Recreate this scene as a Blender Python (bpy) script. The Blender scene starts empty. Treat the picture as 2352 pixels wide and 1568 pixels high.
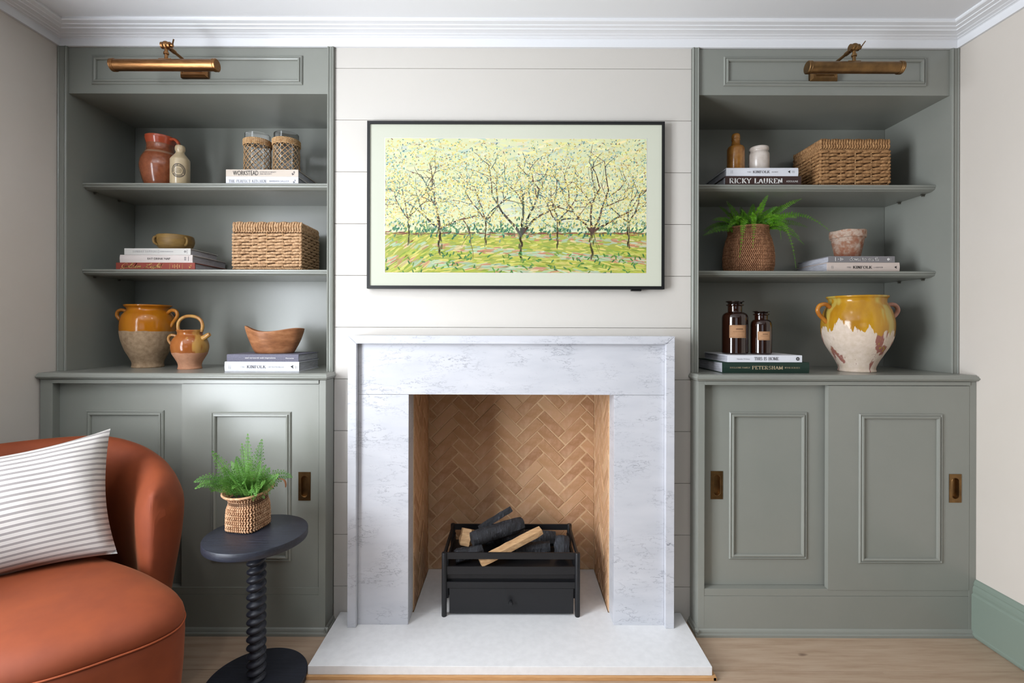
import bpy, bmesh, math, random
from mathutils import Vector, Matrix
random.seed(7)
PI = math.pi
S = bpy.context.scene
COL = S.collection

def lin(r, g, b):
    def f(c):
        c /= 255.0
        return c/12.92 if c <= .04045 else ((c+.055)/1.055)**2.4
    return (f(r), f(g), f(b), 1.0)

# ------------------------------------------------------------------ camera, world, light, exposure
EYE = 1.246
cam = bpy.data.cameras.new('camera')
cam.sensor_width = 36.0
cam.lens = 1120/2352*36
cam.shift_x = -2/2352
cam.shift_y = -34/2352
cam.clip_start = .02
cam_o = bpy.data.objects.new('camera', cam)
COL.objects.link(cam_o)
cam_o.matrix_world = Matrix.Translation((0, 0, EYE)) @ Matrix.Rotation(PI/2, 4, 'X') @ Matrix.Rotation(.0027, 4, 'Z')
S.camera = cam_o

W = bpy.data.worlds.new('daylight')
S.world = W
W.use_nodes = True
W.node_tree.nodes['Background'].inputs[0].default_value = (.75, .85, 1, 1)
W.node_tree.nodes['Background'].inputs[1].default_value = 1.0

DOWN = 2.0
def area(name, loc, rot, sx, sy, power, col):
    l = bpy.data.lights.new(name, 'AREA')
    l.shape = 'RECTANGLE'; l.size = sx; l.size_y = sy; l.energy = power; l.color = col
    o = bpy.data.objects.new(name, l); COL.objects.link(o)
    o.location = loc; o.rotation_euler = rot
    return o
# daylight through the window in the left wall and through the wide window behind the camera
area('window_daylight', (-2.03, .30, 1.27), (0, -PI/2, 0), 1.92, 1.30, 152, (.885, .94, 1.0))
area('window_daylight_rear', (-.35, -4.13, 1.45), (PI/2, 0, 0), 2.3, 1.5, 3, (1.0, .965, .93))
# recessed downlights in the ceiling, in front of the fireplace wall
for dx, dy in ((-1.15, 1.0), (.0, 1.0), (-1.15, -.5), (.0, -.5), (1.15, -.5)):
    d = bpy.data.lights.new('downlight', 'AREA'); d.shape = 'DISK'; d.size = .07; d.energy = DOWN; d.color = (1.0, .95, .90); d.spread = math.radians(150)
    o = bpy.data.objects.new('downlight', d); COL.objects.link(o); o.location = (dx, dy, 2.483)


S.view_settings.view_transform = 'Standard'
S.view_settings.look = 'None'
S.view_settings.gamma = 1
S.view_settings.use_curve_mapping = False
S.view_settings.exposure = 0.15
S.cycles.max_bounces = 8
S.cycles.diffuse_bounces = 2
S.cycles.glossy_bounces = 4
S.cycles.transmission_bounces = 8
S.cycles.caustics_reflective = False
S.cycles.caustics_refractive = False

# ------------------------------------------------------------------ materials
class NT:
    def __init__(s, name):
        s.m = bpy.data.materials.new(name); s.m.use_nodes = True
        s.t = s.m.node_tree; s.b = s.t.nodes['Principled BSDF']
    def n(s, kind, **kw):
        x = s.t.nodes.new(kind)
        for k, v in kw.items():
            if k.startswith('i_'):
                key = k[2:]
                key = int(key) if key.isdigit() else key.replace('_', ' ')
                x.inputs[key].default_value = v
            else: setattr(x, k, v)
        return x
    def l(s, a, b): s.t.links.new(a, b)
    def coord(s, scale=(1, 1, 1), kind='Object', rot=(0, 0, 0)):
        c = s.n('ShaderNodeTexCoord'); mp = s.n('ShaderNodeMapping')
        mp.inputs['Scale'].default_value = scale; mp.inputs['Rotation'].default_value = rot
        s.l(c.outputs[kind], mp.inputs[0]); return mp.outputs[0]
    def noise(s, vec, scale, detail=4, rough=.55):
        x = s.n('ShaderNodeTexNoise'); x.inputs['Scale'].default_value = scale
        x.inputs['Detail'].default_value = detail; x.inputs['Roughness'].default_value = rough
        s.l(vec, x.inputs['Vector']); return x.outputs['Fac']
    def ramp(s, fac, stops):
        r = s.n('ShaderNodeValToRGB'); e = r.color_ramp.elements
        while len(e) < len(stops): e.new(.5)
        for el, (p, c) in zip(e, stops): el.position = p; el.color = c
        s.l(fac, r.inputs[0]); return r.outputs[0]
    def mix(s, fac, a, b, mode='MIX'):
        x = s.n('ShaderNodeMix', data_type='RGBA', blend_type=mode)
        for sock, v in ((x.inputs[0], fac), (x.inputs[6], a), (x.inputs[7], b)):
            if hasattr(v, 'is_linked') or hasattr(v, 'links'): s.l(v, sock)
            else: sock.default_value = v
        return x.outputs[2]
    def math(s, op, a, b=0.0, c=None):
        x = s.n('ShaderNodeMath', operation=op)
        for i, v in enumerate((a, b) if c is None else (a, b, c)):
            if hasattr(v, 'links'): s.l(v, x.inputs[i])
            else: x.inputs[i].default_value = v
        return x.outputs[0]
    def bump(s, h, strength, dist=.002):
        x = s.n('ShaderNodeBump'); x.inputs['Strength'].default_value = strength
        x.inputs['Distance'].default_value = dist
        s.l(h, x.inputs['Height']); s.l(x.outputs[0], s.b.inputs['Normal'])
    def set(s, **kw):
        for k, v in kw.items(): s.b.inputs[k.replace('_', ' ')].default_value = v
    def col(s, v):
        if hasattr(v, 'links'): s.l(v, s.b.inputs['Base Color'])
        else: s.b.inputs['Base Color'].default_value = v

def mat(name, c, rough=.5, c2=None, scale=8, stretch=(1, 1, 1), lo=.35, hi=.65, bump=0, bscale=60, bdist=.001, metal=0, **kw):
    t = NT(name)
    v = t.coord(stretch)
    if c2: t.col(t.ramp(t.noise(v, scale), [(lo, c), (hi, c2)]))
    else: t.col(c)
    if bump: t.bump(t.noise(v, bscale), bump, bdist)
    t.set(Roughness=rough, Metallic=metal, **kw)
    return t.m

GREEN = (146, 147, 139)
M = {}
M['paint'] = mat('green_eggshell_paint', lin(*GREEN), .27, lin(142, 144, 136), 3, bump=.05, bscale=220, bdist=.0006)
M['skirting'] = mat('green_skirting_paint', lin(133, 146, 134), .42, bump=.05, bscale=200, bdist=.0006)
M['wall'] = mat('warm_white_wall_paint', lin(218, 209, 199), .75, lin(215, 206, 195), 2, bump=.06, bscale=160, bdist=.0008)
M['dark_floor'] = mat('bounce_cutting_dark_floor', lin(74, 64, 56), .95)  # invented dark surface for the unseen rear floor, soaks up bounced light
M['dark_wall'] = mat('bounce_cutting_deep_green', lin(70, 78, 70), .7)  # invented dark tone for the unseen rear walls, keeps bounced fill low
M['shiplap'] = mat('shiplap_paint', lin(214, 208, 200), .55, bump=.03, bscale=120, bdist=.0006)
M['ceiling'] = mat('ceiling_paint', lin(243, 243, 245), .85)
M['cornice'] = mat('white_cornice_paint', lin(242, 242, 244), .6, bump=.04, bscale=90, bdist=.001)
M['black_metal'] = mat('black_painted_iron', lin(20, 20, 23), .5, bump=.15, bscale=300, bdist=.0006)
M['tv_frame'] = mat('matt_black_frame', lin(10, 10, 11), .45)
M['brass'] = mat('aged_brass', lin(150, 108, 70), .33, lin(126, 88, 54), 30, (1, 6, 6), metal=1)
M['brass_dark'] = mat('dark_antique_brass', lin(112, 86, 58), .38, lin(140, 108, 70), 25, metal=1)
M['hearthstone'] = mat('pale_limestone', lin(240, 239, 239), .45, lin(234, 233, 233), 40)
M['oak_strip'] = mat('oak_edging', lin(208, 160, 108), .5, lin(192, 142, 92), 20, (1, 12, 12))
M['mortar'] = mat('pale_lime_mortar', lin(228, 194, 154), .9, lin(208, 168, 128), 20, bump=.4, bscale=150, bdist=.002)
M['paper'] = mat('page_edges', lin(206, 206, 214), .8, lin(168, 166, 172), 240, (.1, .1, 6), .45, .55)
M['black_wood'] = None
M['soil'] = mat('dark_potting_soil', lin(50, 38, 28), .95, lin(28, 22, 16), 90, bump=1, bscale=120, bdist=.004)
M['kraft'] = mat('kraft_paper_label', lin(182, 138, 100), .8, lin(172, 128, 92), 80)
M['ink'] = mat('black_ink', lin(30, 28, 30), .6)
M['grey_ink'] = mat('grey_ink', lin(150, 148, 152), .6)
M['mid_ink'] = mat('mid_grey_ink', lin(108, 104, 108), .6)
M['white_ink'] = mat('white_ink', lin(240, 236, 232), .6)
M['gold_ink'] = mat('gold_foil', lin(230, 180, 110), .4, metal=0)
M['pale_gold_ink'] = mat('pale_gold_foil', lin(205, 185, 150), .45)
M['oatmeal_cloth'] = mat('oatmeal_cloth', lin(214, 200, 186), .8)
M['white_cover'] = mat('white_cover', lin(234, 234, 240), .5)
M['offwhite_cover'] = mat('off_white_cover', lin(214, 210, 204), .6)
M['cream_cover'] = mat('cream_cloth_cover', lin(220, 208, 202), .75)
M['rust_cover'] = mat('rust_cover', lin(142, 56, 40), .6)
M['slate_cover'] = mat('slate_linen_cover', lin(118, 116, 130), .85, lin(108, 106, 120), 200)
M['brown_cover'] = mat('dark_brown_cover', lin(58, 34, 30), .45)
M['grey_cover'] = mat('grey_cover', lin(132, 128, 130), .7)
M['blush_cover'] = mat('blush_cover', lin(215, 198, 188), .7)
M['green_cover'] = mat('dark_green_cover', lin(22, 48, 38), .55)
M['glass_edge'] = None

# side table: black-stained wood with open grain
t = NT('black_stained_oak'); v = t.coord((2, 26, 26))
g = t.noise(v, 5, 6, .7)
t.col(t.ramp(g, [(.3, lin(30, 32, 40)), (.62, lin(44, 47, 58)), (.75, lin(78, 82, 98))]))
t.bump(g, .5, .0015); t.set(Roughness=.42); M['black_wood'] = t.m

# oak floor: grain runs along the boards, tone varies board by board
t = NT('pale_oak_floor'); oi = t.n('ShaderNodeObjectInfo')
c = t.n('ShaderNodeTexCoord'); add = t.n('ShaderNodeVectorMath', operation='ADD'); t.l(c.outputs['Object'], add.inputs[0])
cm = t.n('ShaderNodeCombineXYZ'); t.l(t.math('MULTIPLY', oi.outputs['Random'], 37.0), cm.inputs[0]); t.l(t.math('MULTIPLY', oi.outputs['Random'], 11.0), cm.inputs[1])
t.l(cm.outputs[0], add.inputs[1])
mp = t.n('ShaderNodeMapping'); mp.inputs['Scale'].default_value = (1.2, 14, 1); t.l(add.outputs[0], mp.inputs[0])
g = t.noise(mp.outputs[0], 3.0, 7, .62)
base = t.ramp(g, [(.25, lin(166, 138, 112)), (.5, lin(188, 162, 138)), (.72, lin(200, 177, 154))])
mp2 = t.n('ShaderNodeMapping'); mp2.inputs['Scale'].default_value = (3.2, 7, 1); t.l(add.outputs[0], mp2.inputs[0])
k = t.ramp(t.noise(mp2.outputs[0], 1.6, 2, .4), [(.76, (1, 1, 1, 1)), (.80, (.35, .29, .27, 1))])
tone = t.ramp(oi.outputs['Random'], [(0, (.93, .92, .91, 1)), (1, (1.0, 1.0, 1.0, 1))])
t.col(t.mix(1.0, t.mix(1.0, base, tone, 'MULTIPLY'), k, 'MULTIPLY'))
t.bump(g, .12, .001); t.set(Roughness=.5); M['floor'] = t.m

# honed white marble with grey flecks
t = NT('white_veined_marble')
v = t.coord((2.2, 2.2, 7.5), rot=(0, .12, 0))
w = t.noise(v, 2.2, 3, .5); f = t.noise(v, 9, 8, .72)
vein = t.ramp(t.noise(v, 5.5, 9, .66), [(.484, (0, 0, 0, 1)), (.497, (.68, .68, .68, 1)), (.503, (.68, .68, .68, 1)), (.516, (0, 0, 0, 1))])
mask = t.ramp(t.noise(t.coord((1, 1, 1.6)), 7, 3, .5), [(.44, (0, 0, 0, 1)), (.66, (1, 1, 1, 1))])
fleck = t.ramp(t.noise(t.coord((1, 1, 2.6)), 30, 3, .6), [(.66, (0, 0, 0, 1)), (.73, (.8, .8, .8, 1))])
cloud = t.ramp(w, [(.3, lin(200, 201, 207)), (.7, lin(212, 212, 217))])
vf = t.math('MAXIMUM', t.math('MULTIPLY', vein, mask), t.math('MULTIPLY', fleck, t.math('ADD', mask, .15)))
t.col(t.mix(vf, cloud, lin(112, 114, 126))); t.set(Roughness=.32); M['marble'] = t.m

# fire bricks: tone varies brick by brick
t = NT('handmade_buff_brick'); oi = t.n('ShaderNodeObjectInfo')
v = t.coord((1, 1, 1)); n1 = t.noise(v, 22, 6, .65); n2 = t.noise(v, 9, 3, .5)
a = t.ramp(oi.outputs['Random'], [(0, lin(174, 128, 90)), (.35, lin(190, 146, 104)), (.7, lin(200, 154, 112)), (1, lin(210, 170, 130))])
b_ = t.mix(t.ramp(n1, [(.42, (0, 0, 0, 1)), (.68, (.75, .75, .75, 1))]), a, lin(214, 168, 136))
t.col(t.mix(t.ramp(n2, [(.6, (0, 0, 0, 1)), (.78, (.5, .5, .5, 1))]), b_, lin(222, 190, 154)))
t.bump(n1, .5, .003); t.set(Roughness=.85); M['brick'] = t.m

# rust velvet
t = NT('rust_velvet'); v = t.coord((1, 1, 1)); n = t.noise(v, 6, 4, .6)
t.col(t.ramp(n, [(.3, lin(118, 48, 14)), (.7, lin(136, 60, 20))]))
t.bump(t.noise(t.coord((1, 1, 1)), 900, 2, .5), .08, .0005)
t.set(Roughness=.75, Sheen_Weight=.18, Sheen_Roughness=.3, Sheen_Tint=(1.0, .5, .26, 1)); M['velvet'] = t.m
M['piping'] = mat('rust_piping', lin(160, 76, 38), .7)

# ticking stripe, woven along the cushion's own length (uv)
t = NT('ticking_stripe_linen'); uv = t.n('ShaderNodeUVMap'); sx = t.n('ShaderNodeSeparateXYZ'); t.l(uv.outputs[0], sx.inputs[0])
fr = t.math('FRACT', t.math('MULTIPLY', sx.outputs[1], 23.0))
s1 = t.math('COMPARE', fr, .38, .075); s2 = t.math('COMPARE', fr, .60, .075); s3 = t.math('COMPARE', fr, .49, .16)
st = t.math('MAXIMUM', t.math('MAXIMUM', s1, s2), t.math('MULTIPLY', s3, .45))
weave = t.noise(t.coord((1, 1, 1)), 700, 2, .5)
t.col(t.mix(t.math('MULTIPLY', st, .72), lin(206, 200, 195), lin(88, 78, 80)))
t.bump(weave, .25, .0008); t.set(Roughness=.9); M['ticking'] = t.m

def leaf(name, c1, c2):
    t = NT(name); v = t.coord((1, 1, 1))
    t.col(t.ramp(t.noise(v, 25, 3), [(.3, c1), (.7, c2)])); t.set(Roughness=.45, Subsurface_Weight=0.0)
    tr = t.n('ShaderNodeBsdfTranslucent'); tr.inputs[0].default_value = c2
    ms = t.n('ShaderNodeMixShader'); ms.inputs[0].default_value = .25
    t.l(t.b.outputs[0], ms.inputs[1]); t.l(tr.outputs[0], ms.inputs[2])
    t.l(ms.outputs[0], t.t.nodes['Material Output'].inputs[0]); return t.m
M['fern'] = leaf('fern_green', lin(64, 114, 44), lin(112, 160, 70))
M['fern_bright'] = leaf('sword_fern_green', lin(58, 122, 18), lin(122, 178, 38))
M['stem'] = mat('frond_stem', lin(92, 112, 52), .6)
M['dry_leaf'] = mat('dry_brown_leaf', lin(140, 92, 60), .8)

def straw(name, a, b, c):
    t = NT(name); v = t.coord((1, 1, 1)); oi = t.n('ShaderNodeObjectInfo')
    n = t.noise(v, 90, 4, .6)
    t.col(t.ramp(n, [(.28, a), (.5, b), (.72, c)])); t.bump(t.noise(v, 500, 2), .3, .001); t.set(Roughness=.75); return t.m
M['hyacinth'] = straw('water_hyacinth_straw', lin(140, 100, 68), lin(194, 154, 114), lin(222, 186, 148))
M['hyacinth_dark'] = straw('brown_water_hyacinth_straw', lin(122, 84, 50), lin(168, 124, 80), lin(198, 154, 106))
M['seagrass'] = straw('seagrass_straw', lin(150, 104, 72), lin(196, 150, 112), lin(224, 186, 150))
M['seagrass_dark'] = straw('brown_seagrass_straw', lin(120, 78, 52), lin(160, 110, 76), lin(190, 140, 102))
M['raffia'] = straw('raffia_cord', lin(176, 130, 84), lin(206, 164, 116), lin(228, 194, 150))
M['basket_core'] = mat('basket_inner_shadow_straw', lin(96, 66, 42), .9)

t = NT('clear_glass'); t.col((1, 1, 1, 1)); t.set(Roughness=.02, Transmission_Weight=1.0, IOR=1.45)
M['glass'] = t.m
t = NT('amber_glass'); t.col(lin(44, 16, 6)); t.set(Roughness=.04, IOR=1.5, Coat_Weight=.5, Coat_Roughness=.02, Transmission_Weight=.35); M['amber'] = t.m
t = NT('dark_amber_glass'); t.col(lin(26, 14, 10)); t.set(Roughness=.05, IOR=1.5, Coat_Weight=.6, Coat_Roughness=.02); M['amber_dark'] = t.m

# glazed and unglazed pottery
t = NT('terracotta_glaze'); z = t.n('ShaderNodeSeparateXYZ'); t.l(t.coord((1, 1, 1)), z.inputs[0])
n = t.noise(t.coord((1, 1, 1)), 60, 4)
body = t.ramp(n, [(.3, lin(142, 78, 50)), (.7, lin(168, 96, 62))])
zz = t.math('ADD', z.outputs[2], t.math('MULTIPLY', t.math('SUBTRACT', t.noise(t.coord((1, 1, .3)), 14, 2), .5), .008))
rim = t.math('GREATER_THAN', zz, .205); band = t.math('COMPARE', zz, .163, .0052)
bd = t.mix(t.math('MULTIPLY', band, .7), body, lin(176, 142, 116))
t.col(t.mix(rim, bd, lin(190, 84, 52))); t.bump(n, .15, .001)
t.set(Roughness=.22, Coat_Weight=.5, Coat_Roughness=.08); M['jug'] = t.m
M['stoneware_cream'] = mat('cream_stoneware_glaze', lin(206, 186, 152), .3, lin(196, 174, 138), 40, Coat_Weight=.4)
M['stoneware_ochre'] = mat('ochre_stoneware_glaze', lin(178, 120, 48), .26, lin(158, 102, 40), 50, Coat_Weight=.4)
M['stoneware_white'] = mat('crazed_white_stoneware', lin(220, 208, 198), .3, lin(206, 192, 180), 35, Coat_Weight=.3)
M['olive_wood'] = mat('olive_stained_carved_wood', lin(150, 118, 62), .5, lin(122, 92, 46), 14, (1, 1, 3), bump=.3, bscale=50, bdist=.002)
t = NT('hand_hewn_wood'); v = t.coord((1, 1, 3)); n = t.noise(v, 12, 6, .65)
t.col(t.ramp(n, [(.3, lin(122, 76, 46)), (.5, lin(160, 104, 66)), (.7, lin(190, 134, 92))])); t.bump(n, .4, .004); t.set(Roughness=.5); M['hewn'] = t.m

def confit(name, glaze1, glaze2, clay1, clay2, level, wobble, freq=16, worn=None):
    """glaze above a wavy dip line, bare clay below (height is the pot's own z)"""
    t = NT(name); co = t.n('ShaderNodeTexCoord'); z = t.n('ShaderNodeSeparateXYZ'); t.l(co.outputs['Object'], z.inputs[0])
    v = t.coord((1, 1, .08)); nz = t.math('SUBTRACT', t.noise(v, freq, 4, .6), .5)
    zz = t.math('ADD', z.outputs[2], t.math('MULTIPLY', nz, wobble))
    up = t.math('GREATER_THAN', zz, level)
    fine = t.noise(t.coord((1, 1, 1)), 55, 5, .6)
    gl = t.ramp(t.noise(t.coord((1, 1, .25)), 14, 4, .6), [(.35, glaze1), (.65, glaze2)])
    cl = t.ramp(fine, [(.3, clay1), (.7, clay2)])
    if worn:
        st_ = t.ramp(t.noise(t.coord((1, 1, .16)), 26, 4, .6), [(.56, (0, 0, 0, 1)), (.60, (1, 1, 1, 1))])
        cl = t.mix(st_, cl, worn[0])
        st2 = t.ramp(t.noise(t.coord((1.3, 1.3, .2)), 19, 5, .7), [(.64, (0, 0, 0, 1)), (.67, (1, 1, 1, 1))])
        cl = t.mix(st2, cl, worn[1])
        gs = t.ramp(t.noise(t.coord((1, 1, .05)), 22, 2, .5), [(.56, (0, 0, 0, 1)), (.62, (.8, .8, .8, 1))])
        gl = t.mix(gs, gl, worn[2])
    t.col(t.mix(up, cl, gl))
    r = t.n('ShaderNodeMapRange'); r.inputs['To Min'].default_value = .8; r.inputs['To Max'].default_value = .14
    t.l(up, r.inputs[0]); t.l(r.outputs[0], t.b.inputs['Roughness'])
    t.bump(fine, .25, .0015)
    return t.m
M['confit_orange'] = confit('orange_glazed_earthenware', lin(196, 124, 24), lin(184, 108, 16), lin(150, 122, 92), lin(188, 160, 128), .167, .010)
M['confit_small'] = confit('brown_glazed_earthenware', lin(176, 108, 54), lin(158, 86, 38), lin(186, 130, 98), lin(204, 150, 116), .073, .018, worn=(lin(196, 140, 106), lin(190, 134, 100), lin(206, 160, 84)))
M['confit_worn'] = confit('worn_yellow_glazed_earthenware', lin(196, 146, 36), lin(170, 118, 28), lin(206, 186, 164), lin(222, 204, 188), .180, .22, 24, worn=(lin(152, 96, 84), lin(172, 146, 52), lin(188, 168, 84)))
M['handle_orange'] = mat('orange_glaze', lin(196, 128, 44), .2, lin(176, 104, 40), 30)
M['handle_pink'] = mat('bare_pink_clay', lin(196, 146, 128), .6, lin(172, 120, 100), 40)
M['handle_tan'] = mat('tan_glaze', lin(206, 162, 88), .22, lin(176, 118, 62), 25)
t = NT('weathered_terracotta'); n = t.noise(t.coord((1, 1, 1)), 30, 6, .7); z = t.n('ShaderNodeSeparateXYZ'); t.l(t.coord((1, 1, 1)), z.inputs[0])
wv = t.math('ADD', n, t.math('MULTIPLY', z.outputs[2], 1.6))
t.col(t.ramp(wv, [(.42, lin(150, 82, 58)), (.56, lin(160, 116, 92)), (.72, lin(192, 172, 156)), (.8, lin(178, 136, 112))]))
t.bump(n, .5, .003); t.set(Roughness=.9); M['old_terracotta'] = t.m
t = NT('charred_bark'); n = t.noise(t.coord((3, 1, 1)), 30, 6, .7)
t.col(t.ramp(n, [(.35, lin(22, 22, 24)), (.6, lin(52, 54, 60)), (.75, lin(108, 110, 120))])); t.bump(n, 1.0, .006); t.set(Roughness=.7); M['char'] = t.m
t = NT('split_firewood'); n = t.noise(t.coord((2, 16, 16)), 6, 5, .6)
t.col(t.ramp(n, [(.3, lin(176, 134, 92)), (.7, lin(218, 178, 132))])); t.bump(n, .4, .003); t.set(Roughness=.75); M['splitwood'] = t.m
t = NT('backlit_mat'); t.col(lin(174, 176, 162)); t.set(Roughness=.35, Emission_Strength=.25); t.b.inputs['Emission Color'].default_value = lin(230, 233, 214); M['tv_mat'] = t.m
t = NT('backlit_picture'); at = t.n('ShaderNodeAttribute', attribute_name='paint'); t.l(t.mix(1.0, at.outputs['Color'], (.58, .58, .55, 1), 'MULTIPLY'), t.b.inputs['Base Color'])
t.l(at.outputs['Color'], t.b.inputs['Emission Color']); t.set(Roughness=.35, Emission_Strength=.33); M['picture'] = t.m
M['steel_pin'] = mat('steel_shelf_pin', lin(150, 146, 138), .35, metal=1)

# ------------------------------------------------------------------ mesh helpers
def link(name, bm, m, parent=None, smooth=False, loc=None):
    me = bpy.data.meshes.new(name)
    bmesh.ops.recalc_face_normals(bm, faces=bm.faces)
    bm.to_mesh(me); bm.free()
    return link_me(name, me, m, parent, smooth, loc)
def link_me(name, me, m, parent=None, smooth=False, loc=None):
    o = bpy.data.objects.new(name, me); COL.objects.link(o)
    if m: me.materials.append(m)
    if parent: o.parent = parent
    if loc: o.location = loc
    if smooth:
        for p in me.polygons: p.use_smooth = True
        me.set_sharp_from_angle(angle=math.radians(smooth if smooth is not True else 40))
    return o
def tag(o, label=None, cat=None, group=None, kind=None):
    if label: o['label'] = label
    if cat: o['category'] = cat
    if group: o['group'] = group
    if kind: o['kind'] = kind
    return o
def thing(name, label, cat, loc=(0, 0, 0), rz=0, group=None):
    o = bpy.data.objects.new(name, None); COL.objects.link(o); o.location = loc; o.rotation_euler = (0, 0, rz)
    o.empty_display_size = .05
    return tag(o, label, cat, group)
def struct(name, bm, m, label=None, parent=None, smooth=False):
    o = link(name, bm, m, parent, smooth); tag(o, label, None, None, 'structure'); return o

def box(bm, x0, x1, y0, y1, z0, z1, bev=0):
    r = bmesh.ops.create_cube(bm, size=1.0)
    vs = r['verts']
    for v in vs: v.co = Vector(((x0+x1)/2+v.co.x*(x1-x0), (y0+y1)/2+v.co.y*(y1-y0), (z0+z1)/2+v.co.z*(z1-z0)))
    if bev:
        es = {e for v in vs for e in v.link_edges}
        bmesh.ops.bevel(bm, geom=list(es), offset=bev, segments=2, profile=.6, affect='EDGES')
def B(*a, **k):
    bm = bmesh.new(); box(bm, *a, **k); return bm
def prism(bm, poly, axis, a0, a1):
    """extrude a closed 2d polygon along an axis; poly is (y,z) for X, (x,z) for Y, (x,y) for Z"""
    def p(q, a):
        return {'X': (a, q[0], q[1]), 'Y': (q[0], a, q[1]), 'Z': (q[0], q[1], a)}[axis]
    A = [bm.verts.new(p(q, a0)) for q in poly]; Bv = [bm.verts.new(p(q, a1)) for q in poly]
    n = len(poly)
    for i in range(n): bm.faces.new((A[i], A[(i+1) % n], Bv[(i+1) % n], Bv[i]))
    bm.faces.new(A); bm.faces.new(Bv[::-1])
def rect_frame(bm, x0, x1, z0, z1, y0, prof):
    """mitred moulding round a rectangle on a face looking to -y: prof = (inset, proud)"""
    rings = [[bm.verts.new((x, y0-p, z)) for x, z in ((x0+d, z0+d), (x1-d, z0+d), (x1-d, z1-d), (x0+d, z1-d))] for d, p in prof]
    for a, b in zip(rings, rings[1:]):
        for i in range(4): bm.faces.new((a[i], a[(i+1) % 4], b[(i+1) % 4], b[i]))
def ring_loft(bm, rings, close=True, cap0=True, cap1=True):
    R = [[bm.verts.new(q) for q in r] for r in rings]
    n = len(R[0])
    for a, b in zip(R, R[1:]):
        for i in range(n if close else n-1): bm.faces.new((a[i], a[(i+1) % n], b[(i+1) % n], b[i]))
    if cap0: bm.faces.new(R[0][::-1])
    if cap1: bm.faces.new(R[-1])
    return R
def lathe(bm, prof, seg=40, cx=0, cy=0, sx=1, sy=1, wob=None):
    """prof = (r, z) from the bottom centre outwards"""
    R = []
    for r, z in prof:
        if r < 1e-5: R.append([bm.verts.new((cx, cy, z))])
        else:
            R.append([])
            for i in range(seg):
                a = 2*PI*i/seg; k, dz = wob(a, r, z) if wob else (1, 0)
                R[-1].append(bm.verts.new((cx+r*k*sx*math.cos(a), cy+r*k*sy*math.sin(a), z+dz)))
    for a, b in zip(R, R[1:]):
        if len(a) == 1 and len(b) == 1: continue
        for i in range(seg):
            j = (i+1) % seg
            if len(a) == 1: bm.faces.new((a[0], b[j], b[i]))
            elif len(b) == 1: bm.faces.new((a[i], a[j], b[0]))
            else: bm.faces.new((a[i], a[j], b[j], b[i]))
def smoothpts(P, n=6, closed=False):
    """Catmull-Rom through P"""
    P = [Vector(p) for p in P]; out = []; L = len(P)
    for i in range(L if closed else L-1):
        if closed: p0, p1, p2, p3 = P[i-1], P[i], P[(i+1) % L], P[(i+2) % L]
        else: p0, p1, p2, p3 = P[max(i-1, 0)], P[i], P[i+1], P[min(i+2, L-1)]
        for k in range(n):
            s = k/n
            out.append(.5*((2*p1)+(p2-p0)*s+(2*p0-5*p1+4*p2-p3)*s*s+(3*p1-p0-3*p2+p3)*s**3))
    if not closed: out.append(P[-1])
    return out
def tube(bm, P, r, seg=8, closed=False, flat=1.0, up=None):
    """round (or flattened) tube along points; r is a number or a function of 0..1"""
    P = [Vector(p) for p in P]; n = len(P); rings = []
    ref = Vector(up) if up else None
    for i, p in enumerate(P):
        d = (P[(i+1) % n]-P[i-1]) if closed else (P[min(i+1, n-1)]-P[max(i-1, 0)])
        if d.length < 1e-9: d = Vector((0, 0, 1))
        d.normalize()
        if ref is None or abs(d.dot(ref)) > .97:
            ref = Vector((0, 0, 1)) if abs(d.z) < .9 else Vector((1, 0, 0))
        a = d.cross(ref).normalized(); b = a.cross(d).normalized()
        if not up: ref = b
        rr = r(i/max(n-1, 1)) if callable(r) else r
        rings.append([p+a*math.cos(2*PI*k/seg)*rr+b*math.sin(2*PI*k/seg)*rr*flat for k in range(seg)])
    R = [[bm.verts.new(q) for q in g] for g in rings]
    for i in range(n if closed else n-1):
        a, b = R[i], R[(i+1) % n]
        for k in range(seg): bm.faces.new((a[k], a[(k+1) % seg], b[(k+1) % seg], b[k]))
    if not closed: bm.faces.new(R[0][::-1]); bm.faces.new(R[-1])
def T(P, r, seg=8, **k):
    bm = bmesh.new(); tube(bm, P, r, seg, **k); return bm
def strand(bm, a, b, r, out, seg=6, bow=0.0):
    """one plump strand of straw from a to b, bowed outwards"""
    a, b, out = Vector(a), Vector(b), Vector(out); P = [a.lerp(b, s)+out*bow*math.sin(PI*s) for s in (0, .25, .5, .75, 1)]
    tube(bm, P, lambda s: r*(.45+.55*math.sin(PI*(.08+.84*s))), seg)

# ------------------------------------------------------------------ lettering
def fit_mesh(me, x0, x1, z0, z1, place, shear=0):
    xs = [v.co.x for v in me.vertices]; ys = [v.co.y for v in me.vertices]
    ax, bx, ay, by = min(xs), max(xs), min(ys), max(ys)
    for v in me.vertices:
        u = (v.co.x-ax)/(bx-ax); w = (v.co.y-ay)/(by-ay); d = v.co.z
        v.co = place(x0+(x1-x0)*u, z0+(z1-z0)*w, d)
def sans(name, text, x0, x1, z0, z1, y, m, parent, place=None):
    cu = bpy.data.curves.new(name, 'FONT'); cu.body = text; cu.size = 1; cu.resolution_u = 3
    o = bpy.data.objects.new(name, cu); COL.objects.link(o)
    dg = bpy.context.evaluated_depsgraph_get(); me = bpy.data.meshes.new_from_object(o.evaluated_get(dg))
    bpy.data.objects.remove(o); me.name = name
    fit_mesh(me, x0, x1, z0, z1, place or (lambda X, Z, d: Vector((X, y, Z))))
    return link_me(name, me, m, parent)
def arc(cx, cy, rx, ry, a0, a1, n=10):
    return [(cx+rx*math.cos(math.radians(a0+(a1-a0)*i/n)), cy+ry*math.sin(math.radians(a0+(a1-a0)*i/n))) for i in range(n+1)]
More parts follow.
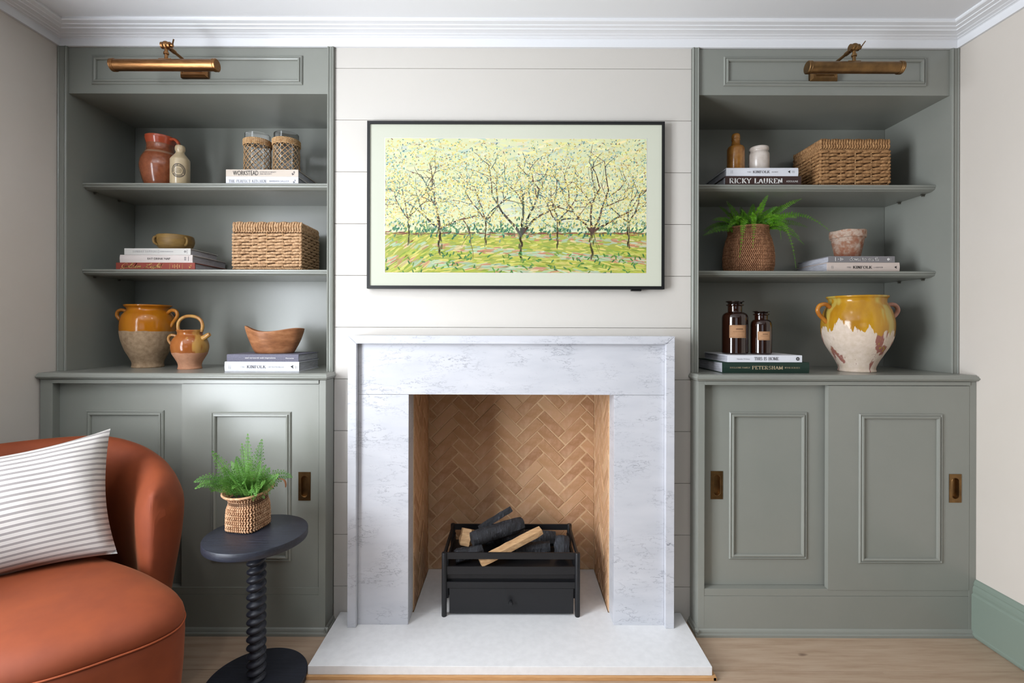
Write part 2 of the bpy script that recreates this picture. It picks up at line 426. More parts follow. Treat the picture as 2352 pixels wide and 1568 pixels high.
V_ = lambda x, a=0, b=1: [(x, a), (x, b)]
G = {  # a small roman face: strokes in a unit-high box, advance width last
 'R': ([V_(.14), [(.14, 1), (.34, 1)]+arc(.34, .76, .2, .24, 90, -90)+[(.14, .52)], [(.34, .52), (.62, 0)]], .7),
 'I': ([V_(.14)], .28), 'C': ([arc(.4, .5, .34, .5, 45, 315, 16)], .72), 'K': ([V_(.14), [(.6, 1), (.16, .44)], [(.28, .58), (.64, 0)]], .7),
 'Y': ([[(.04, 1), (.33, .48)], [(.62, 1), (.33, .48)], V_(.33, 0, .48)], .66), 'L': ([V_(.14), [(.14, .02), (.54, .02), (.54, .2)]], .58),
 'A': ([[(.04, 0), (.34, 1)], [(.34, 1), (.64, 0)], [(.15, .34), (.53, .34)]], .68), 'U': ([[(.14, 1), (.14, .3)]+arc(.36, .28, .22, .28, 180, 360)+[(.58, 1)]], .72),
 'E': ([V_(.14), [(.14, .98), (.5, .98), (.5, .84)], [(.14, .52), (.42, .52)], [(.14, .02), (.52, .02), (.52, .18)]], .58),
 'N': ([V_(.12), [(.12, 1), (.6, 0)], V_(.6)], .72), 'P': ([V_(.14), [(.14, 1), (.34, 1)]+arc(.34, .74, .2, .26, 90, -90)+[(.14, .48)]], .6),
 'T': ([V_(.32), [(.04, .82), (.04, .98), (.6, .98), (.6, .82)]], .64), 'S': ([arc(.3, .75, .2, .24, 20, 250, 10)+arc(.3, .26, .22, .26, 80, -160, 10)], .58),
 'H': ([V_(.14), V_(.58), [(.14, .52), (.58, .52)]], .72), 'M': ([V_(.12), [(.12, 1), (.42, .1), (.72, 1)], V_(.72)], .84), 'F': ([V_(.14), [(.14, .98), (.5, .98), (.5, .84)], [(.14, .52), (.42, .52)]], .54),
 'O': ([arc(.4, .5, .34, .5, 0, 360, 20)], .8), 'D': ([V_(.14), [(.14, 1), (.3, 1)]+arc(.3, .5, .34, .5, 90, -90, 12)+[(.14, 0)]], .72), 'G': ([arc(.4, .5, .34, .5, 45, 340, 16), V_(.68, .1, .44)], .76),
 'B': ([V_(.14), [(.14, 1), (.3, 1)]+arc(.3, .76, .18, .24, 90, -90)+[(.14, .52)], [(.3, .52)]+arc(.3, .26, .24, .26, 90, -90)+[(.14, 0)]], .64),
 'd': ([arc(.28, .32, .22, .32, 0, 360, 14), V_(.52)], .62), 'o': ([arc(.3, .32, .25, .32, 0, 360, 14)], .6), 'w': ([[(.02, .64), (.2, 0), (.36, .6), (.52, 0), (.7, .64)]], .74),
 'n': ([V_(.1, 0, .64), [(.1, .4)]+arc(.3, .4, .18, .24, 150, 0, 8)+[(.48, 0)]], .58), 't': ([[(.16, .86), (.16, .14)]+arc(.3, .14, .14, .14, 180, 300, 5), [(.02, .62), (.34, .62)]], .4),
 'e': ([[(.06, .36), (.5, .36)]+arc(.29, .33, .23, .32, 10, 320, 14)], .56), 'a': ([arc(.24, .2, .18, .2, 0, 360, 12), arc(.25, .44, .2, .2, 150, 0, 8)+[(.45, .04), (.5, 0)]], .56),
 'r': ([V_(.1, 0, .64), [(.1, .4)]+arc(.28, .42, .17, .22, 150, 45, 6)], .42), 'h': ([V_(.1), [(.1, .4)]+arc(.3, .4, .18, .24, 150, 0, 8)+[(.48, 0)]], .58),
 "'": ([V_(.1, .75, 1)], .2),
}
def roman(name, text, x0, x1, z0, z1, y, m, parent, thick=.15, thin=.075, gap=.08, serif=True, shear=0, glyphs=None, place=None):
    """roman capitals drawn as strokes: thick uprights, thin bars, small serifs"""
    bm = bmesh.new(); adv = 0
    GG = glyphs or G
    def quad(a, b, w0, w1):
        a, b = Vector(a), Vector(b); d = b-a
        if d.length < 1e-6: return
        n = Vector((-d.y, d.x)).normalized()
        bm.faces.new([bm.verts.new((q.x, q.y, 0)) for q in (a-n*w0/2, b-n*w1/2, b+n*w1/2, a+n*w0/2)])
    def wd(a, b):
        d = Vector(b)-Vector(a); L = max(d.length, 1e-6)
        if d.x > 0 and d.y > 0 or d.x < 0 and d.y < 0:
            k = max(0, abs(d.y)/L-.45) if abs(d.x)/L > .05 else 1
        else: k = abs(d.y)/L
        return thin+(thick-thin)*min(1, k)
    for ch in text:
        if ch == ' ': adv += .42; continue
        st_, w = GG[ch]
        for s in st_:
            for a, b in zip(s, s[1:]):
                q = wd(a, b); d = (Vector(b)-Vector(a)); e = d.normalized()*thin*.25 if d.length > 1e-6 else d
                quad((adv+a[0]-e.x, a[1]-e.y), (adv+b[0]+e.x, b[1]+e.y), q, q)
            if serif and len(s) == 2 and abs(s[0][1]-s[1][1]) > .3:
                for q in s:
                    if q[1] in (0, 1, .64): quad((adv+q[0]-.13, q[1]), (adv+q[0]+.13, q[1]), thin*.9, thin*.9)
        adv += w+gap
    me = bpy.data.meshes.new(name); bm.to_mesh(me); bm.free()
    for v in me.vertices: v.co.x += shear*v.co.y
    fit_mesh(me, x0, x1, z0, z1, place or (lambda X, Z, d: Vector((X, y, Z))))
    return link_me(name, me, m, parent)

# ------------------------------------------------------------------ room shell
XL, XR, YW, YB, ZC, YF = -1.918, 1.876, 2.06, 2.4215, 2.485, -4.0
bm = B(XL-.3, XR+.3, YF-.1, YB+.15, -.06, -.012); box(bm, XL-.1, XR+.1, YF-.1, .765, -.06, -.0005); floor = struct('floor', bm, M['dark_floor'], 'pale oak plank floor')  # base rises over the unseen rear floor, dark to cut bounced light
row = 0; y = YF
rows = []
yy = 1.768
while yy > .78: yy -= .20
yy += .0
while yy < YB: rows.append((yy, min(yy+.20, YB))); yy += .20
for (a, b) in rows:
    x = XL-.2-random.random()*1.2; row += 1
    while x < XR+.2:
        L = 1.5+random.random()*.8
        if b > 1.7 and a < 1.78 and abs(a-1.568) < .01 and x < -.5: L = -.62-x if -.62-x > .5 else L
        x0, x1 = max(x, XL-.2), min(x+L, XR+.2)
        if x1-x0 > .05:
            bm = B(-(x1-x0)/2, (x1-x0)/2, -(b-a)/2+.0008, (b-a)/2-.0008, -.012, 0, bev=.0008)
            link('plank', bm, M['floor'], floor, loc=((x0+x1)/2, (a+b)/2, 0))
        x += L
struct('ceiling', B(XL-.3, XR+.3, YF-.1, YB+.15, ZC, ZC+.06), M['ceiling'], 'white painted ceiling')
# left wall with its window opening
bm = bmesh.new()
for a in ((YF-.1, -.35, 0, ZC), (.95, YB+.1, 0, ZC), (-.35, .95, 0, .30), (-.35, .95, 2.24, ZC)): box(bm, XL-.1, XL, *a)
struct('wall_left', bm, M['wall'], 'warm white painted left wall')
bm = bmesh.new()
for a in ((-.35, -.29, .30, 2.24), (.89, .95, .30, 2.24), (-.35, .95, .30, .35), (-.35, .95, 2.19, 2.24), (-.35, .95, 1.43, 1.47), (.285, .315, .30, 2.24)): box(bm, XL-.09, XL-.04, *a)
struct('window_1', bm, M['cornice'], 'white sash window frame in the left wall')
struct('wall_right', B(XR, XR+.1, .75, YB+.1, 0, ZC), M['wall'], 'warm white painted right wall')
struct('wall_rear_right', B(XR, XR+.1, YF-.1, .75, 0, ZC), M['dark_wall'], 'unseen right wall of the rear half of the room, deep green to cut bounced light')  # split off and darkened so it returns little light to the alcoves
# unseen wall behind the camera with a wide window, dark to lower the bounce
bm = bmesh.new()
for x0, x1, z0, z1 in ((XL-.1, -1.5, 0, ZC), (.8, XR+.1, 0, ZC), (-1.5, .8, 0, .7), (-1.5, .8, 2.2, ZC)): box(bm, x0, x1, YF-.1, YF, z0, z1)
struct('wall_front', bm, M['dark_wall'], 'wall behind the viewer with a wide window')
bm = bmesh.new()
for x0, x1, z0, z1 in ((-1.5, -1.44, .7, 2.2), (.74, .8, .7, 2.2), (-1.5, .8, .7, .75), (-1.5, .8, 2.15, 2.2), (-.76, -.70, .7, 2.2), (.0, .06, .7, 2.2), (-1.5, .8, 1.62, 1.66)): box(bm, x0, x1, YF-.08, YF-.03, z0, z1)
struct('window_2', bm, M['cornice'], 'white window frame behind the viewer')
# chimney breast: backing with the fireplace hole, shiplap boards laid over it
FX0, FX1, FZ1 = -.424, .414, 1.03
CX0, CX1 = -.7556, .7525
bm = bmesh.new()
for x0, x1, z0, z1 in ((CX0, FX0, 0, 2.43), (FX1, CX1, 0, 2.43), (FX0, FX1, FZ1, 2.43)): box(bm, x0, x1, YW+.011, YB+.02, z0, z1)
for x0, x1 in ((XL, CX0), (CX1, XR)): box(bm, x0, x1, YB+.012, YB+.05, 0, ZC)
box(bm, XL, XR, YB+.02, YB+.05, 0, ZC)
box(bm, XL, XR, YW+.02, YB+.05, 2.43, ZC)
wall_back = struct('wall_back', bm, M['wall'], 'chimney breast wall clad in cream shiplap boards')
zj = [0.0]+[1.242+.2187*k for k in range(-5, 6)]+[2.43]
for a, b in zip(zj, zj[1:]):
    spans = [(CX0, CX1)]
    if a < 1.0: spans = [(CX0, -.62), (.61, CX1)]
    for x0, x1 in spans:
        link('plank', B(x0+.001, x1-.001, YW, YW+.0112, a+.0008, b-.0008, bev=.0012), M['shiplap'], wall_back)
# cornice in three mitred runs
CP = [(0, 0), (.011, .0), (.012, .043), (.016, .046), (.022, .047), (.024, .050), (.030, .052), (.036, .0525), (.040, .056), (.052, .0585), (.062, .0595), (.064, .0525+.012), (.074, .066), (.080, .0665), (.082, .071), (.092, .0725), (.100, .0735), (.104, .078), (.104, .09), (0, .09)]
z0c = 2.421
bm = bmesh.new(); prism(bm, [(YW-p, z0c+q*.72) for p, q in CP], 'X', XL, XR); struct('trim_1', bm, M['cornice'], 'white stepped plaster cornice over the fireplace wall')
bm = bmesh.new(); prism(bm, [(XL+p, z0c+q*.72) for p, q in CP], 'Y', YF, YW); struct('trim_2', bm, M['cornice'], 'white stepped plaster cornice along the left wall')
bm = bmesh.new(); prism(bm, [(XR-p, z0c+q*.72) for p, q in CP], 'Y', YF, YW); struct('trim_3', bm, M['cornice'], 'white stepped plaster cornice along the right wall')
# skirting
SK = [(0, 0), (.016, 0), (.020, .003), (.022, .010), (.022, .016), (.019, .020), (.019, .168), (.017, .172), (.014, .176), (.015, .186), (.014, .197), (.010, .206), (.011, .211), (.009, .219), (.005, .227), (0, .23)]
bm = bmesh.new(); prism(bm, [(XR-p, q) for p, q in SK], 'Y', YF, 1.9715); struct('baseboard_right', bm, M['skirting'], 'moulded green skirting along the right wall')
bm = bmesh.new(); prism(bm, [(XL+p, q) for p, q in SK], 'Y', YF, 1.9715); struct('baseboard_left', bm, M['skirting'], 'moulded green skirting along the left wall')

# ------------------------------------------------------------------ firebox: herringbone bricks on mortar
HZ = .0426
bx0, bx1, by0 = -.4165, .4065, 2.068
bm = bmesh.new()
box(bm, bx0-.006, bx1+.006, 2.4252, 2.45, .0, FZ1); box(bm, FX0-.004, bx0-.0016, by0-.003, 2.45, 0, FZ1); box(bm, bx1+.0016, FX1+.004, by0-.003, 2.45, 0, FZ1); box(bm, bx0-.006, bx1+.006, by0, 2.45, FZ1, FZ1+.02)
firebox = struct('wall_firebox', bm, M['mortar'], 'mortar lining of the fireplace recess')
def clip(poly, x0, x1, z0, z1):
    for ax, lim, sg in ((0, x0, 1), (0, x1, -1), (1, z0, 1), (1, z1, -1)):
        out = []
        for i in range(len(poly)):
            a, b = poly[i-1], poly[i]; da, db = sg*(a[ax]-lim), sg*(b[ax]-lim)
            if (da >= 0) != (db >= 0):
                s = da/(da-db); out.append((a[0]+(b[0]-a[0])*s, a[1]+(b[1]-a[1])*s))
            if db >= 0: out.append(b)
        poly = out
        if not poly: return []
    return poly
def herringbone(u0, u1, z0, z1, ou, oz, place, Lb=.1500, Wb=.0500, joint=.0050):
    n = 3; c45 = math.sqrt(.5); R = 16
    def put(x0, y0, x1, y1):
        j = joint/2/Wb; r = lambda: random.uniform(-.035, .035)
        q = [(x0+j+r(), y0+j+r()), (x1-j+r(), y0+j+r()), (x1-j+r(), y1-j+r()), (x0+j+r(), y1-j+r())]
        ctr = ((x0+x1)/2, (y0+y1)/2)
        pr = [(ou+(x-y)*c45*Wb, oz+(x+y)*c45*Wb) for x, y in q]
        pc = clip(pr, u0+.002, u1-.002, z0+.001, z1)
        if len(pc) < 3: return
        ar = abs(sum(pc[i-1][0]*pc[i][1]-pc[i][0]*pc[i-1][1] for i in range(len(pc))))/2
        if ar < .0002: return
        cu = sum(p[0] for p in pc)/len(pc); cz = sum(p[1] for p in pc)/len(pc)
        d = random.uniform(-.0012, .0012); bm = bmesh.new(); org = place(cu, cz, 0)
        def rg(k, dep): return [bm.verts.new(place(cu+(p[0]-cu)*k, cz+(p[1]-cz)*k, dep)-org) for p in pc]
        A, Bb, Cc = rg(1, .012), rg(1, .0022+d), rg(.955, d)
        m = len(pc)
        for X_, Y_ in ((A, Bb), (Bb, Cc)):
            for i in range(m): bm.faces.new((X_[i], X_[(i+1) % m], Y_[(i+1) % m], Y_[i]))
        bm.faces.new(Cc)
        link('brick', bm, M['brick'], firebox, loc=org)
    for r_ in range(-R*2, R*2):
        for k in range(-8, 8):
            x = r_+2*n*k
            if abs(x)+abs(r_) < 60: put(x, r_, x+n, r_+1)
            yv = r_-2*n+1+2*n*k
            if abs(r_)+abs(yv) < 60: put(r_, yv, r_+1, yv+n)
herringbone(bx0, bx1, HZ, 1.02, -.161, .868, lambda u, z, d: Vector((u, 2.4235+d, z)))
herringbone(by0, 2.423, HZ, 1.02, 2.20, .857, lambda u, z, d: Vector((bx0-d, u, z)))
herringbone(by0, 2.423, HZ, 1.02, 2.20, .83, lambda u, z, d: Vector((bx1+d, u, z)))

# ------------------------------------------------------------------ hearth and marble surround
hearth = thing('hearth', 'white limestone hearth slab in front of the fireplace', 'hearth', (0, 1.9, 0))
def rel(o, bm, name, m, **k):
    for v in bm.verts: v.co -= o.location
    return link(name, bm, m, o, **k)
rel(hearth, B(-.7236, .7097, 1.728, 2.0555, .012, HZ, bev=.0012), 'hearth_slab', M['hearthstone'])
rel(hearth, B(bx0+.0015, bx1-.0015, 2.0575, 2.4225, .012, HZ-.0008, bev=.001), 'hearth_slab', M['hearthstone'])
bm = bmesh.new(); box(bm, -.733, .721, 1.717, 1.7275, 0, .0125, bev=.0012); box(bm, -.735, -.7245, 1.717, 1.955, 0, .0122); box(bm, .7108, .7215, 1.717, 1.955, 0, .0122); box(bm, -.724, .7105, 1.7275, 2.058, 0, .0118)
struct('trim_4', bm, M['oak_strip'], 'thin oak strip framing the hearth')

sur = thing('fireplace_surround', 'white marble fireplace surround with raised border', 'fireplace', (0, 2.0, HZ))
def border(bm, poly): pass
OX0, OX1, OT = -.6587, .6473, 1.209
IX0, IX1, IT = OX0+.035, OX1-.035, 1.177
def mitre_bar(pts_out, pts_in):
    bm = bmesh.new()
    yb, yf = 2.0585, 1.9466
    A = [bm.verts.new((x, yf, z)) for x, z in pts_out+pts_in[::-1]]; Bk = [bm.verts.new((x, yb, z)) for x, z in pts_out+pts_in[::-1]]
    bm.faces.new(A); bm.faces.new(Bk[::-1])
    for i in range(4): bm.faces.new((A[i], Bk[i], Bk[(i+1) % 4], A[(i+1) % 4]))
    bmesh.ops.recalc_face_normals(bm, faces=bm.faces)
    bmesh.ops.bevel(bm, geom=[e for e in bm.edges if all(abs(v.co.y-yf) < 1e-5 for v in e.verts)], offset=.0016, segments=2, affect='EDGES')
    return bm
rel(sur, mitre_bar([(OX0, OT), (OX1, OT)], [(IX0, IT), (IX1, IT)]), 'border_top', M['marble'])
rel(sur, mitre_bar([(OX0, HZ), (OX0, OT)], [(IX0, HZ), (IX0, IT)]), 'border_side', M['marble'])
rel(sur, mitre_bar([(OX1, HZ), (OX1, OT)], [(IX1, HZ), (IX1, IT)]), 'border_side', M['marble'])
LZ = .9712
rel(sur, B(IX0+.0005, IX1-.0005, 1.9687, 2.0585, LZ+.0005, IT-.0005, bev=.0008), 'lintel_panel', M['marble'])
rel(sur, B(IX0+.0005, -.420, 1.9687, 2.0665, HZ, LZ-.0005, bev=.0008), 'leg_panel', M['marble'])
rel(sur, B(.4103, IX1-.0005, 1.9687, 2.0665, HZ, LZ-.0005, bev=.0008), 'leg_panel', M['marble'])

# ------------------------------------------------------------------ television showing a painting
tv = thing('television', 'wall-mounted television in slim black frame showing a green and yellow painting', 'television', (.011, 2.04, 1.751))
TX0, TX1, TZ0, TZ1 = -.609, .6308, 1.4035, 2.1015
bm = bmesh.new()
for a in ((TX0, TX1, TZ1-.0125, TZ1), (TX0, TX1, TZ0, TZ0+.0125), (TX0, TX0+.0115, TZ0+.0125, TZ1-.0125), (TX1-.0115, TX1, TZ0+.0125, TZ1-.0125)): box(bm, a[0], a[1], 2.03, 2.0575, a[2], a[3])
rel(tv, bm, 'frame', M['tv_frame'])
rel(tv, B(TX0+.0115, TX1-.0115, 2.036, 2.056, TZ0+.0125, TZ1-.0125), 'screen', M['tv_mat'])
rel(tv, B(.494, .536, 2.034, 2.05, TZ0-.0075, TZ0-.0002, bev=.001), 'sensor', M['tv_frame'])
PX0, PX1, PZ0, PZ1 = -.5347, .5564, 1.4708, 2.031
bm = bmesh.new(); rect_frame(bm, PX0-.003, PX1+.003, PZ0-.003, PZ1+.003, 2.036, [(0, 0), (.0015, .0004), (.003, .0002)])
rel(tv, bm, 'mat_bevel', M['offwhite_cover'])
def painting():
    """a plain stand-in picture: a blossoming grove over a striped meadow, in loose dabs"""
    rnd = random.Random(21); vs = []; fs = []; cs = []
    W_, H_ = PX1-PX0, PZ1-PZ0; dep = [0.0]
    def dab(x, z, L, w, ang, col):
        c, s = math.cos(ang), math.sin(ang); k = len(vs); dep[0] += 2.2e-8
        n = [(-L/2, -w*.25), (-L*.2, -w/2), (L*.3, -w*.45), (L/2, w*.1), (L*.2, w/2), (-L*.35, w*.42)]
        pts = [(x+a*c-b*s, z+a*s+b*c) for a, b in n]
        pts = [(min(max(p, 0), W_), min(max(q, 0), H_)) for p, q in pts]
        for p, q in pts: vs.append((PX0+p, 2.0355-dep[0], PZ0+q))
        fs.append(tuple(range(k, k+6))); j = rnd.uniform(-12, 12)
        cs.append(lin(*[min(255, max(0, q+j+rnd.uniform(-7, 7))) for q in col]))
    hz = .30*H_
    def full(z0, z1, col):
        k = len(vs); dep[0] += 1e-7
        for p, q in ((0, z0), (W_, z0), (W_, z1), (0, z1)): vs.append((PX0+p, 2.0355-dep[0], PZ0+q))
        fs.append((k, k+1, k+2, k+3)); cs.append(lin(*col))
    full(hz, H_, (224, 228, 186)); full(0, hz, (168, 176, 84))
    ch = rnd.choice
    for i in range(700):
        z = hz+rnd.random()*(H_-hz); dab(rnd.random()*W_, z, .05, .010, rnd.gauss(.05, .25), ch([(232, 230, 180), (222, 226, 190), (206, 218, 196), (238, 232, 170)]))
    for i in range(1500):
        z = rnd.random()*hz; x = rnd.random()*W_; a = .10*math.sin(x*5)+rnd.gauss(.0, .12)+(.5 if x < .2 else 0)
        band = math.sin(z*90+x*6)
        col = ch([(196, 196, 92), (178, 186, 78), (214, 206, 116), (146, 166, 70)]) if band > -.3 else ch([(170, 196, 160), (186, 200, 170), (196, 140, 110), (214, 196, 150)])
        dab(x, z, .034*(.6+1.2*(1-z/hz)), .006, a, col)
    for i in range(420): dab(rnd.random()*W_, hz+rnd.gauss(.015, .016), .016, .007, rnd.gauss(1.2, .5), ch([(74, 128, 96), (98, 142, 100), (58, 110, 92), (128, 158, 112)]))
    for i in range(150): dab(rnd.random()*W_, hz+rnd.gauss(-.004, .003), .03, .0025, rnd.gauss(0, .06), ch([(146, 84, 66), (120, 80, 64)]))
    trees = [(.09, .22, .34), (.21, .15, .46), (.385, .21, .40), (.52, .10, .56), (.66, .2, .38), (.79, .12, .52), (.93, .2, .40)]
    def limb(x, z, ang, L, w, col, depth):
        n = 5; px, pz = x, z
        for i in range(n):
            ang += rnd.gauss(0, .16); qx, qz = px+math.cos(ang)*L/n, pz+math.sin(ang)*L/n
            dab((px+qx)/2, (pz+qz)/2, L/n*1.5, w*(1-.09*i), ang, col); px, pz = qx, qz
            if depth and i > 1 and rnd.random() < .75: limb(px, pz, ang+rnd.choice((-1, 1))*rnd.uniform(.4, 1.0), L*.62, w*.55, ch([(92, 72, 60), (66, 92, 92), (112, 84, 66)]), depth-1)
        tips.append((px, pz))
    for fx, fz, hgt in trees:
        tips = []; x, z = fx*W_, fz*H_; w = .007+.022*(.24-fz)*5*.6
        for i in range(14): dab(x+rnd.gauss(0, w*.3), z+i*.008, .026, w*.5, PI/2+rnd.gauss(0, .12), ch([(110, 104, 70), (92, 78, 60), (138, 142, 86), (76, 62, 54)]))
        for a in (.7, 1.25, 1.75, 2.4): limb(x, z+.10, a+rnd.gauss(0, .15), hgt*H_*.66, w*.7, ch([(96, 76, 60), (82, 84, 74)]), 2)
    for i in range(8500):
        x = rnd.random()*W_; z = hz+.02+abs(rnd.gauss(.42, .30))*(H_-hz)
        if z > H_*.995: z = H_*rnd.uniform(.6, 1)
        g_ = math.sin(x*17+2)*.5+math.sin(z*23+x*9)*.5
        if g_ < -.62 and rnd.random() < .7: continue
        col = ch([(236, 222, 124), (230, 214, 134), (238, 230, 176), (222, 206, 114), (196, 200, 140), (168, 192, 166), (242, 236, 200), (216, 192, 104)])
        if rnd.random() < .20: col = ch([(92, 146, 146), (110, 160, 150), (74, 124, 132), (140, 110, 84)])
        dab(x, z, rnd.uniform(.005, .012), rnd.uniform(.0026, .0046), rnd.uniform(0, PI), col)
    for i in range(140): dab(rnd.random()*W_, rnd.random()*hz*.5, .018, .006, rnd.uniform(0, PI), ch([(84, 140, 70), (110, 150, 64), (70, 120, 72)]))
    me = bpy.data.meshes.new('picture'); me.from_pydata([Vector(v)-tv.location for v in vs], [], fs)
    at = me.color_attributes.new('paint', 'FLOAT_COLOR', 'CORNER')
    i = 0
    for f, c in zip(fs, cs):
        for _ in f: at.data[i].color = c; i += 1
    return me
link_me('picture', painting(), M['picture'], tv)

# ------------------------------------------------------------------ alcove joinery
MOULD = [(0, 0), (.0005, .004), (.004, .0075), (.006, .0072), (.0075, .0045), (.010, .0048), (.012, .0095), (.016, .0105), (.0195, .008), (.021, .004), (.0215, .0)]
def panel_mould(parent, x0, x1, z0, z1, y):
    bm = bmesh.new(); rect_frame(bm, x0, x1, z0, z1, y, MOULD); return rel2(parent, bm, 'panel_moulding', M['paint'])
def rel2(o, bm, name, m, **k):
    """parent a mesh built in room coordinates under any object"""
    p = o; off = Vector((0, 0, 0))
    while p: off += p.location; p = p.parent
    for v in bm.verts: v.co -= off
    return link(name, bm, m, o, **k)
def oval(cx, cz, rx, rz, n=28):
    st_ = rz-rx; P = []
    for i in range(n):
        a = 2*PI*i/n; P.append((cx+rx*math.cos(a), cz+rx*math.sin(a)+(st_ if math.sin(a) > 0 else -st_)))
    return P
def flush_handle(door, cx, cz, y, wx=.049, hz=.115):
    bm = bmesh.new(); hw, hh = wx/2, hz/2; n = 28
    P = oval(cx, cz, .0135, .042, n); O = []
    for (px, pz) in P:  # outer rectangle points matched to the oval
        dx, dz = px-cx, pz-cz; k = min(hw/abs(dx) if abs(dx) > 1e-6 else 9e9, hh/abs(dz) if abs(dz) > 1e-6 else 9e9); O.append((cx+dx*k, cz+dz*k))
    # make sure the corners exist
    cor = [(cx+hw, cz+hh), (cx-hw, cz+hh), (cx-hw, cz-hh), (cx+hw, cz-hh)]
    for c_ in cor:
        i = min(range(n), key=lambda q: (O[q][0]-c_[0])**2+(O[q][1]-c_[1])**2); O[i] = c_
    rings = [[(x, y+.0004, z) for x, z in O], [(x, y-.0022, z) for x, z in O], [(cx+(x-cx)*1.12, y-.0022, cz+(z-cz)*1.04) for x, z in P], [(cx+(x-cx)*1.08, y-.0032, cz+(z-cz)*1.03) for x, z in P], [(x, y-.0026, z) for x, z in P], [(cx+(x-cx)*.93, y+.010, cz+(z-cz)*.98) for x, z in P]]
    ring_loft(bm, rings, cap0=False)
    h = rel2(door, bm, 'flush_handle', M['brass_dark'], smooth=35); h['label'] = 'aged brass recessed finger pull'; return h
def make_door(cab, x0, x1, z0, z1, y, th, mx0, mx1, hx):
    """a flat sliding door with a planted moulding and a recessed pull (a real pocket is cut for it)"""
    bm = bmesh.new()
    if hx is None: box(bm, x0, x1, y, y+th, z0, z1, bev=.001)
    else:
        hz = .598; a, b, c, d = hx-.0235, hx+.0235, hz-.0555, hz+.0555
        for q in ((x0, a, z0, z1), (b, x1, z0, z1), (a, b, z0, c), (a, b, d, z1)): box(bm, q[0], q[1], y, y+th, q[2], q[3])
        box(bm, a, b, y+.014, y+th, c, d)
        bmesh.ops.remove_doubles(bm, verts=bm.verts, dist=1e-6)
    dr = rel2(cab, bm, 'door', M['paint'])
    panel_mould(dr, mx0, mx1, .2955, .899, y)
    if hx is not None: flush_handle(dr, hx, .598, y)
    return dr
ZT, NB = 1.055, 1.0275   # counter top and underside
NOSE = [(-.004, NB), (.002, NB+.001), (.0045, NB+.0035), (.010, NB+.0045), (.0115, NB+.0075), (.017, NB+.0105), (.0172, NB+.0145), (.0145, NB+.0165), (.012, NB+.018), (.0105, NB+.0215), (.006, NB+.0245), (.0035, ZT-.0005), (.002, ZT)]
